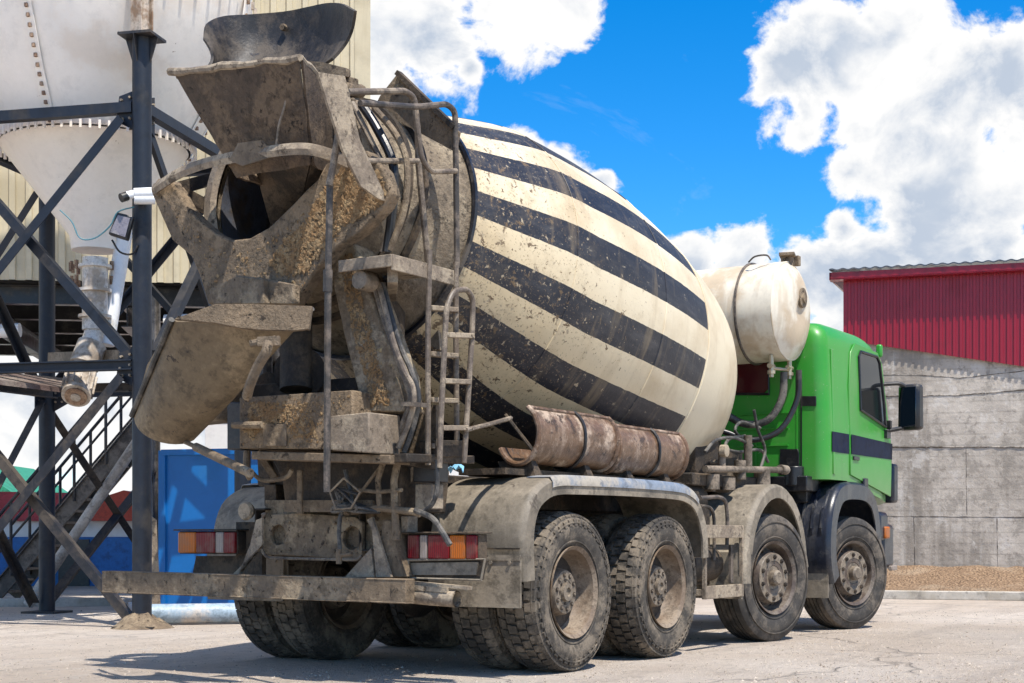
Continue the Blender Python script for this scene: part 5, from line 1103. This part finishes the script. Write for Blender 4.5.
gr_ = thing('green_roofed_shed', 'far shed with a pitched green roof at the left edge', 'shed', gD(-20, 40))
b = MB(); a, c = gD(-80, 40), gD(20, 40); md = a.lerp(c, .42); z_ = .865+(538-496)*40/1500; b.plate([V((a.x, a.y, z_)), V((c.x, c.y, z_-.05)), V((md.x, md.y, z_+1.0))], AX*6); keep(b.obj('roof', m_greenroof), gr_)
b = MB(); cc = (a+c)/2+AX*3; b.box((cc.x, cc.y, z_/2-.03), ((c-a).length*.9, 5.6, z_-.02), rot=TH-math.pi/2); keep(b.obj('wall', m_whitew), gr_)
# far white building with pink-red roof behind the truck
wb = thing('white_shed', 'white shed with a pink-red roof glimpsed under the mixer chute', 'shed', gD(280, 34))
band(wb, 'wall', 205, 640, 402, 600, 34, m_whitew, 6)
b = MB(); a, c = gD(200, 33.8), gD(645, 33.8); z0_ = .865+(538-402)*33.8/1500; za, zc2 = .865+(538-395)*33.8/1500, .865+(538-360)*33.8/1500; md = gD(345, 33.8)
b.plate([V((a.x, a.y, z0_)), V((c.x, c.y, z0_)), V((c.x, c.y, za)), V((md.x, md.y, zc2)), V((a.x, a.y, z0_+.05))], AX*6.4); keep(b.obj('roof', m_pink), wb)

# concrete retaining wall and red barn
wa = V((math.cos(0), 0, 0)); ang = R(17.6); wd_ = (RT*math.cos(ang)-AX*math.sin(ang)).normalized(); wn_ = V((-wd_.y, wd_.x, 0)); wn_ = wn_ if wn_.dot(AX) < 0 else -wn_
def on_wall(u, v):
    """point of the wall's face plane seen at (u, v)"""
    p0 = gD(832, 24.0); r_ = ray(u, v); t = (p0-CAM).dot(wn_)/r_.dot(wn_); return CAM+r_*t
cw = thing('concrete_wall', 'stained grey cast concrete wall below the red cladding', 'wall', gD(950, 23))
w0, w1 = on_wall(700, 538), on_wall(1260, 538)
zl, zr_ = on_wall(886, 347).z, on_wall(1024, 367).z
def ztop(u): return zl+(zr_-zl)*((on_wall(u, 538)-on_wall(886, 538)).length*(1 if u > 886 else -1))/((on_wall(1024, 538)-on_wall(886, 538)).length)
b = MB(); a, c = V((w0.x, w0.y, 0)), V((w1.x, w1.y, 0)); Lw = (c-a).length
seg = 28; vs_t = []
b.plate([V((a.x, a.y, -.02)), V((c.x, c.y, -.02)), V((c.x, c.y, ztop(1260)+.05)), V((a.x, a.y, ztop(700)+.05))], -wn_*.5); cwb = keep(b.obj('wall_body', m_conc), cw)
def relief(name, pts, r_, mat):
    b_ = MB(); q_ = []
    for (u0, v0), (u1, v1) in zip(pts, pts[1:]):
        n_ = max(2, int(abs(u1-u0)/5+abs(v1-v0)/8)); 
        for i in range(n_): q_.append(on_wall(u0+(u1-u0)*i/n_, v0+(v1-v0)*i/n_)+V((0, 0, random.uniform(-.004, .004))))
    q_.append(on_wall(*pts[-1])); b_.tube(q_, [r_*random.uniform(.5, 1.5) for _ in q_], 6); return keep(b_.obj(name, mat), cw)
relief('horizontal_joint', [(760, 374), (920, 375), (960, 378), (1024, 371), (1200, 366)], .006, m_joint)
relief('horizontal_joint', [(760, 400), (900, 396), (960, 395), (1024, 390), (1200, 380)], .010, m_joint)
relief('horizontal_joint', [(760, 446), (900, 447), (1024, 447), (1200, 447)], .014, m_joint)
relief('horizontal_joint', [(760, 515), (900, 516), (960, 517), (1024, 517), (1200, 520)], .006, m_joint)
for u, v0, v1 in ((966, 448, 515), (914, 517, 570), (997, 518, 570)): relief('vertical_joint', [(u, v0), (u+1, v1)], .006, m_joint)
rb = thing('red_barn', 'deep red ribbed steel barn with grey corrugated roof on top of the concrete wall', 'barn', gD(950, 24))
q0 = on_wall(845, 538)+wn_*.06; q1 = on_wall(1260, 538)+wn_*.06; zt0 = on_wall(845, 282).z; zt0 = max(zt0, 0)
zroof = on_wall(900, 279).z
b = MB(); corrug(b, V((q0.x, q0.y, 0)), V((q1.x, q1.y, 0)), ztop(845), zroof, wn_, .10, .02, .45, z0b=ztop(1260)); keep(b.obj('wall', m_redclad), rb)
b = MB(); bq0 = q0-wn_*8; corrug(b, V((bq0.x, bq0.y, 0)), V((q0.x, q0.y, 0)), ztop(845)-.3, zroof, -wd_, .10, .02, .45); keep(b.obj('wall', m_redclad), rb)
b = MB(); e0, e1_ = q0-wd_*.22, q1; o_ = wn_*.22
b.plate([e0+o_+V((0, 0, zroof-e0.z)), e1_+o_+V((0, 0, zroof-e0.z)), e1_+o_+V((0, 0, zroof+.11-e0.z)), e0+o_+V((0, 0, zroof+.11-e0.z))], -wn_*.03); b.plate([e0+o_+V((0, 0, zroof-.004-e0.z)), e1_+o_+V((0, 0, zroof-.004-e0.z)), e1_-wn_*.02+V((0, 0, zroof-.004-e0.z)), e0-wn_*.02+V((0, 0, zroof-.004-e0.z))], (0, 0, .02))
b.plate([e0+o_+V((0, 0, zroof-e0.z)), e0+o_+V((0, 0, zroof+.11-e0.z)), e0-wn_*8+V((0, 0, zroof+.9-e0.z)), e0-wn_*8+V((0, 0, zroof+.6-e0.z))], wd_*.03); keep(b.obj('fascia', m_redtrim), rb)
b = MB(); Lr = (q1-e0).length; n_ = int(Lr/.028); r1, r2 = [], []
for i in range(n_): x = i*.028; h_ = .011*math.sin(i*math.pi/3); p = e0+wd_*x+o_*1.15; r1.append(V((p.x, p.y, zroof+.14+h_))); p2 = p-wn_*8.2; r2.append(V((p2.x, p2.y, zroof+1.0+h_)))
b.sheet([r1, r2], .02, thdir=(0, 0, 1)); keep(b.obj('roof', m_roof), rb)

# gravel bank and kerb
def gpt(u, D_, z=0): return gD(u, D_, z)
b = MB(); rows = []
for i in range(60):
    u = 690+i*9.6; pw = on_wall(u, 571); pw.z = 0; D_w = (pw-CAM).dot(AX)
    pf = pw+wn_*2.3; row = []
    for j in range(12):
        t = j/11; p = pw.lerp(pf, t)+V([random.uniform(-.03, .03), random.uniform(-.03, .03), 0]); hgt = .40*(1-t)**1.2+.03+random.uniform(-.02, .02); p.z = hgt if j < 11 else .005; row.append(p)
    rows.append(row)
b.sheet(rows, .02, thdir=(0, 0, -1)); tag(b.obj('gravel_bank', m_gravel, angle=80), 'brown gravel heaped in a low strip against the concrete wall', 'gravel', kind='stuff')
b = MB(); a, c = on_wall(690, 590)+wn_*2.5, on_wall(1260, 590)+wn_*2.5; a.z = c.z = .06; b.bar(a, c, .22, .12)
tag(b.obj('kerb', m_conc_edge, None, .01), kind='structure')
# puddle-dark strip in front of the kerb
# scattered stones
b = MB(); rng = random.Random(3)
for i in range(3600):
    D_ = 8.9+(rng.random()**1.7)*9; u = rng.uniform(-60, 1090) if i % 3 else rng.uniform(760, 1090); p = gD(u, D_); r_ = rng.uniform(.003, .011)*(1.6 if rng.random() < .08 else 1)
    vs = [p+V((rng.uniform(-1, 1)*.4+x, rng.uniform(-1, 1)*.4+y, z))*0+V((p.x*0, 0, 0)) for x, y, z in ()]
    o8 = [V((1, 0, 0)), V((-.5, .87, 0)), V((-.5, -.87, 0)), V((0, 0, .8))]; rz_ = Matrix.Rotation(rng.uniform(0, 6), 3, 'Z')
    b.add([p+rz_ @ (q_*r_*rng.uniform(.7, 1.3)) for q_ in o8], [(0, 1, 3), (1, 2, 3), (2, 0, 3)])
tag(b.obj('small_stones', grime('pebbles', (.30, .245, .19), (.50, .43, .35), .5, 3, .9, .1, .002)), 'small stones scattered over the dusty yard', 'stones', kind='stuff')
# low concrete slabs and rails behind the tower
b = MB(); b.bar(gD(-80, 18.8, .05), gD(120, 19.2, .05), .3, .10); tag(b.obj('concrete_slab', m_conc_edge), 'low concrete slab edge on the ground behind the silo legs', 'slab')
print('faces', sum(len(o.data.polygons) for o in bpy.data.objects if o.type == 'MESH'))
